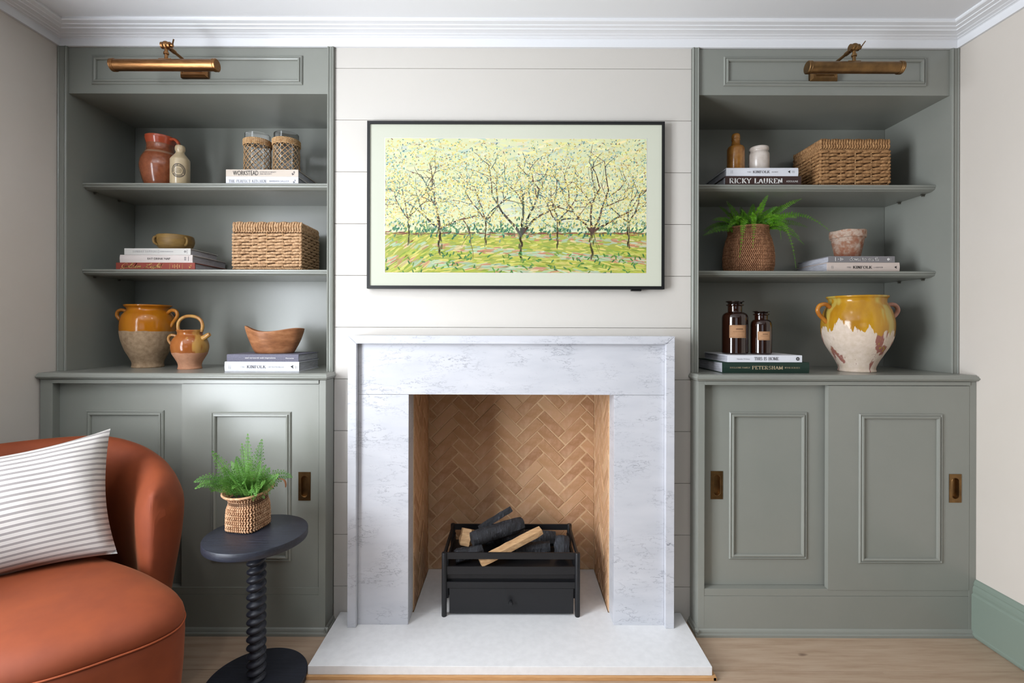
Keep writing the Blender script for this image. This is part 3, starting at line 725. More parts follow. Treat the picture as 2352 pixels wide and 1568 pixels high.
def joinery(left):
    side = 'left' if left else 'right'
    if left: WX, BX, sl, sr = XL, -.7556, (-1.911, -1.861), (-.7835, -.7556); doors = ((-1.885, -1.318), (-1.340, -.7853)); pan = ((-1.7505, -1.4302), (-1.220, -.896)); hx = (None, -.842); op0, op1 = -1.878, -.7835
    else: WX, BX, sl, sr = XR, .7525, (.7505, .7772), (1.8475, 1.8755); doors = ((.7765, 1.31), (1.2765, 1.8462)); pan = ((.8895, 1.208), (1.398, 1.7345)); hx = (.8392, 1.789); op0, op1 = .7817, 1.843
    YFc = 1.972
    cab = thing('base_cabinet', f'{"left" if left else "right"} alcove sage green base cabinet with two panelled sliding doors', 'cabinet', ((sl[0]+sr[1])/2, 2.2, 0))
    rel2(cab, B(sl[0], sl[1], YFc, 2.059, .028, NB, bev=.001), 'stile', M['paint'])
    rel2(cab, B(sr[0], sr[1], YFc, 2.059, .028, NB, bev=.001), 'stile', M['paint'])
    rel2(cab, B(sl[1], sr[0], YFc+.0012, 2.05, .160, .1885, bev=.0008), 'bottom_rail', M['paint'])
    rel2(cab, B(sl[1], sr[0], YFc-.004, 2.05, 1.0135, NB), 'top_rail', M['paint'])
    rel2(cab, B(sl[1]-.0005, sr[0]+.0005, YFc+.0004, 1.99, .028, .1592, bev=.0008), 'plinth', M['paint'])
    bm = bmesh.new(); e0, e1 = (sl[0], sr[1]+.012) if left else (sl[0]-.012, sr[1])
    pr = [(0, 0), (.016, 0), (.016, .009), (.0145, .0115), (.009, .0135), (.0085, .018), (.006, .0235), (.002, .0275), (0, .0285)]
    prism(bm, [(YFc+.001-p, z) for p, z in pr], 'X', e0, e1)
    if left: prism(bm, [(sr[1]-.0005+p*.75, z) for p, z in pr], 'Y', YFc-.014, 2.059)
    else: prism(bm, [(sl[0]+.0005-p*.75, z) for p, z in pr], 'Y', YFc-.014, 2.059)
    rel2(cab, bm, 'base_trim', M['paint'])
    rel2(cab, B(op0-.03 if left else op0-.001, op1 if left else op1+.001, 2.032, 2.415, .03, NB), 'carcass', M['paint'])
    make_door(cab, doors[0][0], doors[0][1], .1895, 1.0125, 2.004, .022, pan[0][0], pan[0][1], hx[0])
    make_door(cab, doors[1][0], doors[1][1], .189-.0035, 1.0110, YFc+.0035 if left else YFc-.001, .0225, pan[1][0], pan[1][1], hx[1])
    # counter top, moulded along the front and along its free end
    bm = bmesh.new(); rg = []
    for o, z in NOSE:
        if left: rg.append([(XL+.002, YFc-o, z), (sr[1]+o*.55, YFc-o, z), (sr[1]+o*.55, 2.0588, z), (XL+.002, 2.0588, z)])
        else: rg.append([(sl[0]-o*.55, YFc-o, z), (XR-.0005+(.006 if o > .009 else 0)-.006, YFc-o, z), (XR-.0065, 2.0588, z), (sl[0]-o*.55, 2.0588, z)])
    ring_loft(bm, rg); box(bm, op0+.0005, op1-.0005, 2.0588, 2.4205, NB, ZT)
    tag(link('countertop', bm, M['paint']), f'moulded sage green counter top over the {side} cabinet', 'countertop')
    # open bookcase above
    bc = thing('bookcase', f'sage green built-in bookcase lining the {side} alcove above the counter', 'bookcase', ((op0+op1)/2, 2.24, ZT))
    rel2(bc, B(op0, op1, YB, YB+.012, ZT, 2.42), 'back_panel', M['paint'])
    ZS = 2.2263; YP = 2.047
    for a, b, wall in ((XL+.0005 if left else BX, op0, left), (op1, -.7556 if left else XR-.0005, not left)):
        # pilaster with a bead on each arris
        w = b-a; k = .0045
        bead = [(a, 2.42), (a, YP+k), (a+k*.3, YP+.001), (a+k, YP-.001), (a+k*1.8, YP+.001), (a+k*2.1, YP+.0035), (a+k*2.3, YP+.0015), (b-k*2.3, YP+.0015), (b-k*2.1, YP+.0035), (b-k*1.8, YP+.001), (b-k, YP-.001), (b-k*.3, YP+.001), (b, YP+k), (b, 2.42)]
        bm = bmesh.new(); prism(bm, bead, 'Z', ZT+.0003, 2.4205); rel2(bc, bm, 'side_panel', M['paint'])
    fa = rel2(bc, B(op0, op1, YW, YW+.02, ZS, 2.42), 'fascia', M['paint'])
    px = (-1.780, -.890) if left else (.8865, 1.7405)
    bm = bmesh.new(); rect_frame(bm, px[0], px[1], 2.2635, 2.3865, YW, MOULD); rel2(fa, bm, 'panel_moulding', M['paint'])
    rel2(bc, B(op0, op1, YW+.02, YB, ZS+.0005, ZS+.018), 'soffit', M['paint'])
    shelves = []
    for zt, lv in ((1.869, 'upper'), (1.4925, 'lower')):
        yf = 2.1246
        pf = [(YB-.0005, zt), (yf+.004, zt), (yf, zt-.0025), (yf, zt-.0085), (yf+.003, zt-.0098), (yf+.0045, zt-.0112), (yf+.003, zt-.0125), (yf+.004, zt-.0165), (yf+.009, zt-.0205), (yf+.017, zt-.0225), (yf+.019, zt-.0245), (yf+.034, zt-.026), (YB-.0005, zt-.026)]
        bm = bmesh.new(); prism(bm, pf, 'X', op0+.0008, op1-.0008)
        sh = link('shelf', bm, M['paint'])
        tag(sh, f'{lv} sage green shelf with moulded front edge in the {side} bookcase', 'shelf')
        for yp in (2.185, 2.32):
            for xa, sg in ((op0, 1), (op1, -1)):
                bm = bmesh.new(); tube(bm, [(xa-.002*sg, yp, zt-.0325), (xa+.012*sg, yp, zt-.0325)], .0035, 8); box(bm, min(xa, xa+.014*sg), max(xa, xa+.014*sg), yp-.006, yp+.006, zt-.0292, zt-.0265)
                rel2(bc, bm, 'shelf_pin', M['steel_pin'])
joinery(True); joinery(False)

# ------------------------------------------------------------------ brass picture lights
def picture_light(label, px, zp, jx, jy, tx0, tx1, tz, ty, m, arm_dir):
    o = thing('picture_light', label, 'lamp', (px, YW, zp))
    bm = bmesh.new(); hw, hh = .057, .037
    rg = [[(px-a, YW-d, zp-b), (px+a, YW-d, zp-b), (px+a, YW-d, zp+b), (px-a, YW-d, zp+b)] for a, b, d in ((hw, hh, -.0), (hw, hh, .012), (hw-.007, hh-.007, .024), (hw-.012, hh-.012, .024), (hw-.014, hh-.014, .021), (hw-.019, hh-.019, .021), (hw-.021, hh-.021, .025))]
    ring_loft(bm, rg); rel2(o, bm, 'wall_plate', m)
    bm = bmesh.new(); tube(bm, [(px, YW-.02, zp), (jx, jy+.024, zp)], .0058, 12); tube(bm, [(jx, jy+.046, zp), (jx, jy+.020, zp)], .0085, 12); rel2(o, bm, 'arm', m, smooth=True)
    bm = bmesh.new(); bmesh.ops.create_uvsphere(bm, u_segments=18, v_segments=12, radius=.0155)
    for v in bm.verts: v.co += Vector((jx, jy, zp))
    tube(bm, [(jx-.017, jy, zp), (jx-.012, jy, zp), (jx+.012, jy, zp), (jx+.017, jy, zp)], lambda s: .0125, 16)
    j = rel2(o, bm, 'swivel_joint', m, smooth=True)
    bm = bmesh.new(); tube(bm, [(jx+.015, jy, zp), (jx+.026, jy, zp)], .0062, 10); tube(bm, [(jx+.022, jy, zp-.004), (jx+.028+.012*arm_dir, jy-.004, zp+.022)], lambda s: .0042-.0012*s, 8, flat=.6); rel2(j, bm, 'wing_nut', m, smooth=True)
    bm = bmesh.new(); zb = tz+.0205
    tube(bm, [(jx, jy, zp-.010), (jx, jy, zp-.026), (jx, jy, zp-.027), (jx, jy, zp-.034), (jx, jy, zp-.035), (jx, ty, zb)], lambda s: .0095 if .3 < s < .7 else .0062, 12)
    box(bm, jx-.026, jx+.022, ty-.007, ty+.007, zb-.001, zb+.0032, bev=.001); rel2(o, bm, 'stem', m, smooth=35)
    # tubular shade, open along the underside at the back
    bm = bmesh.new(); n = 28; r = .0215; a0, a1 = math.radians(-112), math.radians(198)
    R = []
    for x in (tx0, tx1): R.append([bm.verts.new((x, ty-.0-r*math.cos(a0+(a1-a0)*i/n)*1.0, tz+r*math.sin(a0+(a1-a0)*i/n))) for i in range(n+1)])
    Q = []
    for x in (tx0, tx1): Q.append([bm.verts.new((x, ty-(r-.0012)*math.cos(a0+(a1-a0)*i/n), tz+(r-.0012)*math.sin(a0+(a1-a0)*i/n))) for i in range(n+1)])
    for i in range(n): bm.faces.new((R[0][i], R[0][i+1], R[1][i+1], R[1][i])); bm.faces.new((Q[0][i], Q[1][i], Q[1][i+1], Q[0][i+1]))
    for i in (0, n): bm.faces.new((R[0][i], R[1][i], Q[1][i], Q[0][i]))
    rel2(o, bm, 'shade', m, smooth=True)
    for x, sg in ((tx0, -1), (tx1, 1)):
        bm = bmesh.new(); prof = [(.0222, -.012), (.0238, -.011), (.0238, -.0075), (.0226, -.0065), (.0238, -.0055), (.0238, .001), (.021, .003), (0, .003)]
        lathe(bm, [(0, -.012)]+prof, 28)
        for v in bm.verts: v.co = Vector((x+sg*v.co.z, ty+v.co.x, tz+v.co.y))
        rel2(o, bm, 'end_cap', m, smooth=30)
    bm = bmesh.new(); tube(bm, [(tx0+.03, ty+.002, tz-.004), (tx1-.03, ty+.002, tz-.004)], .0085, 12); rel2(o, bm, 'bulb', M['glass_lamp'], smooth=True)
M['glass_lamp'] = mat('frosted_bulb', lin(225, 222, 214), .3)
picture_light('aged brass picture light on the left bookcase fascia', -1.341, 2.325, -1.338, 1.878, -1.545, -1.143, 2.249, 1.878, M['brass'], .3)
picture_light('aged brass picture light on the right bookcase fascia', 1.303, 2.317, 1.303, 1.866, 1.125, 1.484, 2.2405, 1.866, M['brass_dark'], 1)

# ------------------------------------------------------------------ books
def book(label, x0, x1, y0, depth, z0, th, cover, rz=0.0, round_spine=True, pages=None):
    """lying flat, spine to the front: two boards, a spine and a block of pages"""
    L = x1-x0; o = thing('book', label, 'book', ((x0+x1)/2, y0, z0), rz)
    b = .0028; hl = L/2
    bm = bmesh.new()
    box(bm, -hl, hl, .002, depth, 0, b); box(bm, -hl, hl, .002, depth, th-b, th)
    if round_spine:
        pr = [(.004, 0), (.0012, .002), (0, th*.3), (-.0006, th*.5), (0, th*.7), (.0012, th-.002), (.004, th)]
    else: pr = [(.004, 0), (.0004, .0), (0, .0006), (0, th-.0006), (.0004, th), (.004, th)]
    prism(bm, pr, 'X', -hl, hl); link('cover', bm, cover, o)
    link('page_block', B(-hl+.004, hl-.004, .004, depth-.004, b, th-b), pages or M['paper'], o)
    return o
GB = 'stacked books lying on the shelves'
S1, S2 = 1.869, 1.4925
def sp(o, x0, x1): c = o.location.x; return x0-c, x1-c
# upper left stack
b1 = book('white hardback with faint grey title, under the oatmeal book on the upper left shelf', -1.2671, -.9479, 2.15, .245, S1, .0352, M['white_cover'], 0, False)
roman('title_lettering', 'THE PERFECT KITCHEN', -.147, .018, .0095, .0215, -.0012, M['grey_ink'], b1, .13, .05)
sans('small_lettering', 'BARBARA SALLICK', .033, .120, .012, .019, -.0012, M['grey_ink'], b1)
b2 = book('oatmeal cloth hardback with bold black title beneath the two wicker-sleeved glasses', -1.2671, -.9479, 2.15, .245, S1+.0354, .0312, M['oatmeal_cloth'], 0, False)
sans('title_lettering', 'WORKSTEAD', -.128, -.017, .0055, .0255, -.0012, M['ink'], b2)
sans('small_lettering', 'INTERIORS OF BEAUTY', -.010, .063, .017, .0225, -.0012, M['mid_ink'], b2)
sans('small_lettering', 'AND NECESSITY', -.010, .043, .0085, .014, -.0012, M['mid_ink'], b2)
def squiggle(o, x, z, s, m):
    bm = bmesh.new(); tube(bm, smoothpts([(x, -.001, z-s*.4), (x+s*.25, -.001, z), (x-s*.05, -.001, z+s*.1), (x+s*.1, -.001, z-s*.3), (x+s*.5, -.001, z-s*.1)], 4), s*.06, 4)
    tube(bm, smoothpts([(x+s*.3, -.001, z+s*.3), (x+s*.5, -.001, z+s*.6), (x+s*.65, -.001, z+s*.4), (x+s*.5, -.001, z+s*.1)], 4), s*.06, 4); link('publisher_mark', bm, m, o)
squiggle(b2, .133, .013, .016, M['mid_ink']); squiggle(b1, .138, .013, .014, M['grey_ink'])
# lower left stack
b3 = book('rust red hardback with gold script title at the bottom of the lower left pile', -1.7507, -1.4027, 2.15, .24, S2, .0316, M['rust_cover'], 0, False)
SC = {  # looping script letters, one pen line each
 'G': ([[(.62, .82), (.5, .98), (.3, .9), (.14, .6), (.16, .25), (.34, .05), (.52, .2), (.58, .5), (.42, .46)], [(.58, .5), (.52, .1), (.4, -.25), (.15, -.28), (.2, -.05), (.6, .12)]], .62),
 'o': ([[(0, .1), (.1, .35), (.24, .46), (.08, .3), (.1, .06), (.24, .02), (.34, .24), (.24, .46), (.44, .36)]], .36),
 'l': ([[(0, .1), (.2, .6), (.26, .95), (.16, 1), (.1, .6), (.1, .1), (.18, 0), (.3, .12)]], .26),
 'd': ([[(.3, .42), (.14, .44), (.04, .2), (.12, 0), (.26, .1), (.34, .45), (.42, 1), (.34, .4), (.34, .06), (.48, .08)]], .42),
 'e': ([[(0, .1), (.2, .24), (.26, .42), (.14, .46), (.06, .2), (.14, 0), (.34, .12)]], .32),
 'n': ([[(0, .3), (.08, .44), (.08, 0), (.18, .38), (.28, .44), (.28, .08), (.36, 0), (.46, .12)]], .42),
 'L': ([[(-.12, .1), (-.1, -.02), (.1, .1), (.3, .6), (.52, .98), (.6, .86), (.4, .6), (.2, .62), (.1, .78)], [(.3, .6), (.2, .2), (.05, .02), (.3, .1), (.5, -.02), (.66, .06)]], .62),
 'i': ([[(0, .12), (.1, .44), (.1, .08), (.18, 0), (.28, .12)], [(.12, .62), (.15, .66)]], .24),
 'g': ([[(.28, .42), (.12, .44), (.04, .2), (.12, .02), (.26, .12), (.3, .44), (.28, -.1), (.14, -.34), (.04, -.2), (.42, .14)]], .38),
 'h': ([[(0, .1), (.2, .6), (.26, .95), (.16, 1), (.1, .6), (.08, 0), (.18, .36), (.28, .44), (.28, .08), (.36, 0), (.44, .12)]], .40),
 't': ([[(0, .12), (.12, .5), (.16, .86), (.1, .1), (.2, 0), (.34, .14)], [(-.02, .6), (.34, .66)]], .3)}
SCG = {k: ([[(p.x, p.y) for p in smoothpts([(a, b, 0) for a, b in s], 4)] for s in st_], w) for k, (st_, w) in SC.items()}
roman('title_lettering', 'Golden Light', -.155, .035, .0005, .0302, -.0012, M['gold_ink'], b3, .10, .05, .0, False, .28, SCG)
bm = bmesh.new()
for x in (.064, .120): box(bm, x-.0004, x+.0004, -.0014, -.0009, .004, .028)
for i, (x, w) in enumerate(((.078, .012), (.086, .018), (.092, .006), (.098, .02), (.106, .012))): box(bm, x-.0009, x+.0009, -.0014, -.0009, .0155-w/2, .0155+w/2)
link('small_print', bm, M['gold_ink'], b3); squiggle(b3, .150, .013, .014, M['gold_ink'])
b4 = book('cream cloth hardback with black capitals in the middle of the lower left pile', -1.734, -1.4134, 2.15, .256, S2+.0318, .0342, M['cream_cover'])
sans('title_lettering', 'EAT DRINK NAP', -.037, .063, .0125, .0215, -.0016, M['ink'], b4)
bm = bmesh.new()
for q in ((.129, .0105, .008), (.129, .0145, .008), (.129, .0185, .008), (.129, .0225, .008)): box(bm, q[0]-q[2]/2, q[0]+q[2]/2, -.0018, -.001, q[1], q[1]+.0018)
box(bm, .142, .1432, -.0018, -.001, .007, .027); link('publisher_mark', bm, M['mid_ink'], b4)['kind'] = 'stuff'
b5 = book('off white hardback with thin grey title under the small olive bowl', -1.714, -1.422, 2.15, .2, S2+.0662, .0282, M['offwhite_cover'], 0, False)
roman('title_lettering', 'SUNDAY SUPPERS'.replace('Y', 'Y'), -.108, .001, .010, .0185, -.0012, M['mid_ink'], b5, .09, .05, .3)
sans('small_lettering', 'KAREN MORDECHAI', .012, .070, .012, .0165, -.0012, M['grey_ink'], b5)
bm = bmesh.new(); box(bm, .0060, .0066, -.0013, -.0009, .007, .022); box(bm, .1305, .1311, -.0013, -.0009, .005, .023)
tube(bm, [(.122+.0035*math.cos(a*.5236), -.001, .0145+.0035*math.sin(a*.5236)) for a in range(12)], .0009, 5, closed=True); link('publisher_mark', bm, M['mid_ink'], b5)['kind'] = 'stuff'
# counter, left
b6 = book('white hardback with dark title and small arrow logo beneath the slate book', -1.2116, -.899, 2.05, .212, ZT, .0406, M['white_cover'])
roman('title_lettering', 'KINFOLK', -.062, .018, .0135, .0265, -.0016, M['mid_ink'], b6, .17, .07, .1)
roman('small_lettering', 'THE', -.089, -.072, .016, .0225, -.0016, M['grey_ink'], b6, .12, .08, .2); roman('small_lettering', 'ENTREPRENEUR', .027, .094, .016, .0225, -.0016, M['grey_ink'], b6, .12, .08, .2)
def arrow(o, x, z, s, m, y=-.0016):
    bm = bmesh.new(); bm.faces.new([bm.verts.new(q) for q in ((x-s*.6, y, z+s*.1), (x+s*.4, y, z-s*.62), (x+s*.35, y, z-s*.1), (x+s*.15, y, z), (x+s*.35, y, z+s*.1), (x+s*.4, y, z+s*.62))])
    link('publisher_mark', bm, m, o)
def ticks(o, x, z, h, m, y=-.0016):
    bm = bmesh.new()
    for k in (0, .006): box(bm, x+k, x+k+.0007, y-.0002, y+.0004, z-h/2, z+h/2)
    link('small_print', bm, m, o)
arrow(b6, .128, .020, .012, M['ink']); ticks(b6, -.138, .021, .02, M['grey_ink']); ticks(b6, .141, .019, .013, M['grey_ink'])
b7 = book('slate grey linen book beneath the carved wooden bowl', -1.2025, -.901, 2.05, .212, ZT+.0408, .031, M['slate_cover'])
sans('title_lettering', 'axel vervoordt wabi inspirations', -.073, .055, .0115, .0195, -.0016, M['white_ink'], b7)
sans('small_lettering', 'Flammarion', .098, .132, .0125, .0175, -.0016, M['white_ink'], b7)
# upper right
b8 = book('dark brown hardback with large cream capitals below the white book on the upper right shelf', .9356, 1.2696, 2.15, .25, S1, .0436, M['brown_cover'], 0, False)
roman('title_lettering', 'RICKY LAUREN', -.150, .084, .010, .0345, -.0012, M['white_ink'], b8, .2, .085, .09)
sans('small_lettering', 'ASSOULINE', .100, .152, .0165, .0245, -.0012, M['white_ink'], b8)
b9 = book('white hardback carrying the ochre bottle and the white jar', .9406, 1.2558, 2.15, .24, S1+.0438, .0364, M['white_cover'], -.012)
roman('title_lettering', 'KINFOLK', -.042, .032, .0125, .0235, -.0016, M['mid_ink'], b9, .17, .07, .1)
roman('small_lettering', 'THE', -.068, -.050, .0145, .020, -.0016, M['grey_ink'], b9, .12, .08, .2); roman('small_lettering', 'HOME', .040, .068, .0145, .020, -.0016, M['grey_ink'], b9, .12, .08, .2)
arrow(b9, .117, .018, .010, M['ink']); ticks(b9, -.138, .018, .014, M['grey_ink']); ticks(b9, .131, .018, .01, M['grey_ink'])
# lower right
b10 = book('blush hardback with black title and arrow logo beneath the grey paperback', 1.3856, 1.7046, 2.15, .235, S2, .0409, M['blush_cover'])
roman('title_lettering', 'KINFOLK', -.047, .037, .0135, .0255, -.0016, M['ink'], b10, .17, .07, .1)
roman('small_lettering', 'THE', -.074, -.056, .016, .022, -.0016, M['mid_ink'], b10, .12, .08, .2); roman('small_lettering', 'GARDEN', .044, .084, .016, .022, -.0016, M['mid_ink'], b10, .12, .08, .2)
arrow(b10, .141, .0195, .010, M['ink']); ticks(b10, -.142, .0195, .012, M['grey_ink'])
b11 = book('grey paperback with white lower case title under the weathered terracotta pot', 1.392, 1.6835, 2.15, .235, S2+.0411, .0274, M['grey_cover'], 0, False)
roman('title_lettering', 'down to earth', -.054, .074, .006, .023, -.0012, M['white_ink'], b11, .13, .08, .06, False)
bm = bmesh.new()
tube(bm, [(.117+.0034*math.cos(a*.5236), -.001, .0135+.0042*math.sin(a*.5236)) for a in range(12)], .0016, 6, closed=True); box(bm, .1265, .1272, -.0014, -.0008, .008, .019)
for x, h in ((-.1165, .017), (-.1035, .004), (-.094, .014), (-.088, .009), (-.083, .004)): box(bm, x-.001, x+.001, -.0014, -.0008, .0135-h/2, .0135+h/2)
link('publisher_mark', bm, M['white_ink'], b11)['kind'] = 'stuff'
# counter, right
b12 = book('dark green hardback with gold capitals at the bottom of the pile under the amber bottles', .873, 1.2343, 2.03, .262, ZT, .0457, M['green_cover'])
roman('title_lettering', 'PETERSHAM', -.058, .070, .0155, .031, -.0016, M['pale_gold_ink'], b12, .17, .07, .1)
roman('small_lettering', 'BOGLIONE FAMILY', -.150, -.066, .020, .0265, -.0016, M['pale_gold_ink'], b12, .13, .08, .2); roman('small_lettering', 'NURSERIES', .078, .141, .020, .0265, -.0016, M['pale_gold_ink'], b12, .13, .08, .2)
b13 = book('white hardback directly under the two amber bottles', .895, 1.2043, 2.03, .254, ZT+.0459, .0288, M['white_cover'], 0, False)
roman('title_lettering', 'THIS IS HOME', -.045, .057, .008, .0215, -.0012, M['mid_ink'], b13, .14, .06, .05)
sans('small_lettering', 'Natalie Walton', -.117, -.064, .0105, .016, -.0012, M['grey_ink'], b13)
bm = bmesh.new(); tube(bm, [(.136+.005*math.cos(a*.5236), -.001, .0145+.0058*math.sin(a*.5236)) for a in range(12)], .0018, 6, closed=True); link('publisher_mark', bm, M['ink'], b13)

# ------------------------------------------------------------------ pottery and glass
def pot(name, label, cat, loc, prof, m, seg=48, part='body', **k):
    o = thing(name, label, cat, loc); bm = bmesh.new(); lathe(bm, prof, seg, **k); link(part, bm, m, o, smooth=50); return o
def sm(prof, n=5): return [(max(p.x, 0), p.y) for p in smoothpts([(a, b, 0) for a, b in prof], n)]
def handle(o, P, r, m, name='handle', flat=1.0, seg=10, n=7):
    bm = bmesh.new(); tube(bm, smoothpts(P, n), r, seg, flat=flat); return link(name, bm, m, o, smooth=60)
# terracotta jug
h = .2405
jug = pot('terracotta_jug', 'glazed terracotta jug with flared rim behind the cream stone bottle', 'jug', (-1.624, 2.245, S1),
    [(0, 0)]+sm([(.050, 0), (.058, .012), (.070, .045), (.079, .085), (.081, .110), (.076, .138), (.065, .160), (.0555, .178), (.054, .196), (.055, .208), (.058, .220), (.0605, .232), (.0605, h)], 4)+sm([(.0575, h+.001), (.055, .228), (.049, .205), (.05, .18), (.06, .16)], 3), M['jug'])
handle(jug, [(.054, -.012, h-.012), (.078, -.02, h-.014), (.098, -.024, h-.032), (.104, -.024, h-.065), (.092, -.02, h-.105), (.074, -.014, h-.125)], .0085, M['jug'], flat=.8)
# cream stone bottle
zb = .178
bot = pot('stone_bottle', 'cream stoneware bottle with black printed ring label beside the terracotta jug', 'bottle', (-1.484, 2.172, S1),
    [(0, 0)]+[(.0365, 0), (.0385, .002), (.0385, .108)]+sm([(.0385, .111), (.0365, .117), (.0265, .131), (.0185, .142), (.0165, .149), (.0175, .1525)], 4)+sm([(.0195, .155), (.0203, .163), (.0195, .171), (.016, .1775), (.010, zb)], 4)+[(.009, .17), (0, .17)], M['stoneware_cream'])
def wrap(R, ang0, z0, sgn=1):  # bend flat artwork round a cylinder facing the camera
    def f(X, Z, d):
        a = ang0+X/R; return Vector((R*math.sin(a), -R*math.cos(a), z0+Z))
    return f
Rb = .0388; wb = wrap(Rb, .42, .058)
bm = bmesh.new()
for r_, w in ((.0262, .0012), (.0180, .0008)):
    P = [(r_*math.cos(2*PI*i/40), r_*1.12*math.sin(2*PI*i/40)) for i in range(40)]
    A = [bm.verts.new(wb(x*(1-w/r_), z*(1-w/r_), 0)) for x, z in P]; Bq = [bm.verts.new(wb(x*(1+w/r_), z*(1+w/r_), 0)) for x, z in P]
    for i in range(40): bm.faces.new((A[i], A[(i+1) % 40], Bq[(i+1) % 40], Bq[i]))
for i in range(30):  # the lettering that runs round the ring, too small to read
    if i % 10 == 7: continue
    a = 2*PI*i/30; c_, s_ = math.cos(a), math.sin(a); r0, r1 = .0196, .0243
    q = [(r0, -.0012), (r1, -.0012), (r1, .0012), (r0, .0012)]
    bm.faces.new([bm.verts.new(wb(x*c_-y_*s_, (x*s_+y_*c_)*1.12, 0)) for x, y_ in q])
link('ring_print', bm, M['ink'], bot)
for tx, z0_, z1_, w_ in (('STONE', .0045, .0095, .0125), ('GINGER', -.0028, .0022, .0145), ('BEER', -.0102, -.0052, .0105)): sans('print_lettering', tx, -w_, w_, z0_, z1_, 0, M['ink'], bot, place=wb)
# two glasses in raffia sleeves
def sleeve_glass(label, x, y):
    o = thing('hurricane_glass', label, 'candle holder', (x, y, S1+.0668), 0, 'raffia-sleeved glasses on the upper left shelf')
    bm = bmesh.new(); lathe(bm, [(0, .004), (.050, .004), (.0535, .007), (.0535, .185), (.0525, .187), (.0515, .185), (.0515, .016), (.048, .012), (0, .012)], 48); link('glass', bm, M['glass'], o, smooth=40)
    R = .0565; bm = bmesh.new(); n = 15; H0, H1 = .010, .138
    for sg in (1, -1):
        for k in range(n):
            for off in (0, .022):
                tube(bm, [(R*(1+.02*math.sin(7*s+k))*math.cos(2*PI*k/n+off+sg*s*2*PI/n*5.2), R*(1+.02*math.sin(7*s+k))*math.sin(2*PI*k/n+off+sg*s*2*PI/n*5.2), H0+(H1-H0)*s) for s in [i/18 for i in range(19)]], .0010, 4)
    net = link('raffia_net', bm, M['raffia'], o); net['kind'] = 'stuff'
    bm = bmesh.new()
    for k in range(46):
        a = 2*PI*k/46
        for zz in (.134, .141, .148, .155):
            a2 = a+2*PI/46*1.25; strand(bm, ((R+.001)*math.cos(a), (R+.001)*math.sin(a), zz-.0015), ((R+.001)*math.cos(a2), (R+.001)*math.sin(a2), zz+.0025), .0031, (math.cos(a), math.sin(a), 0), 5, .0012)
    bnd = link('raffia_band', bm, M['raffia'], o); bnd['kind'] = 'stuff'
    bm = bmesh.new()
    for zz in (.003, .008): tube(bm, [((R+.001+.0008*math.sin(i*2.1))*math.cos(2*PI*i/60), (R+.001+.0008*math.sin(i*2.1))*math.sin(2*PI*i/60), zz) for i in range(60)], .0027, 6, closed=True)
    link('raffia_foot', bm, M['raffia'], o)
sleeve_glass('left of the two clear glasses in raffia net sleeves on the oatmeal book', -1.177, 2.245)
sleeve_glass('right of the two clear glasses in raffia net sleeves, nearer the chimney wall', -1.041, 2.238)
# small olive bowl with lugs
ob = pot('lugged_bowl', 'small olive brown bowl with lug handles on the off white book', 'bowl', (-1.559, 2.25, S2+.0946),
    [(0, 0)]+sm([(.045, 0), (.058, .008), (.070, .024), (.0765, .044), (.0765, .056), (.074, .066), (.0725, .0705)], 4)+[(.070, .072), (.067, .070)]+sm([(.066, .06), (.064, .04), (.05, .02), (.02, .012)], 3)+[(0, .011)], M['olive_wood'])
for a in (-.42, -2.15):
    c_, s_ = math.cos(a), math.sin(a); P = [(.0715, .060), (.083, .055), (.0865, .043), (.083, .031), (.072, .024)]
    bm = bmesh.new(); tube(bm, smoothpts([(r_*c_, r_*s_, z) for r_, z in P], 5), .0055, 8, flat=1.0); link('lug', bm, M['olive_wood'], ob, smooth=60)
# orange confit pot
big = pot('confit_pot', 'large orange glazed pot with bare clay base and two ear handles', 'pot', (-1.683, 2.25, ZT),
    [(0, 0)]+sm([(.0605, 0), (.0625, .004), (.0605, .014), (.062, .028), (.072, .050), (.088, .082), (.0985, .115), (.105, .145), (.1075, .175), (.107, .200), (.104, .222), (.097, .240), (.086, .254), (.0805, .263), (.0815, .272), (.090, .279), (.0925, .2825)], 4)+[(.0915, .286), (.088, .287), (.083, .284)]+sm([(.076, .272), (.075, .26), (.09, .24), (.1, .2)], 3), M['confit_orange'])
for sg in (-1, 1):
    handle(big, [(sg*.088, 0, .247), (sg*.110, -.004, .262), (sg*.132, -.006, .258), (sg*.139, -.006, .240), (sg*.130, -.004, .222), (sg*.114, 0, .204), (sg*.104, 0, .186)], .0078, M['handle_orange'])
# small pot with hoop handle and spout
sp_ = pot('hooped_pot', 'small brown glazed pot with hoop handle and stub spout beside the orange pot', 'pot', (-1.4366, 2.17, ZT),
    [(0, 0)]+sm([(.046, 0), (.047, .004), (.0445, .012), (.047, .028), (.057, .048), (.0685, .070), (.0735, .092), (.0725, .112), (.066, .132), (.056, .145), (.0495, .152), (.0485, .160), (.0515, .168), (.0525, .171)], 4)+[(.0515, .1735), (.0475, .1735), (.0455, .170)]+sm([(.044, .16), (.05, .145), (.06, .12)], 3), M['confit_small'])
handle(sp_, [(-.049, 0, .165), (-.054, 0, .188), (-.048, 0, .212), (-.028, 0, .229), (0, 0, .2345), (.030, 0, .229), (.050, 0, .212), (.056, 0, .188), (.050, 0, .165)], .0072, M['handle_tan'], 'hoop_handle')
handle(sp_, [(-.054, -.006, .145), (-.074, -.01, .150), (-.087, -.01, .142), (-.088, -.01, .126), (-.078, -.008, .110), (-.069, -.004, .098)], .0058, M['handle_tan'], 'side_handle')
bm = bmesh.new(); tube(bm, [(.052, -.006, .130), (.070, -.008, .140), (.088, -.010, .151), (.094, -.010, .154)], lambda s: .0125-.004*s, 12); link('spout', bm, M['handle_tan'], sp_, smooth=60)
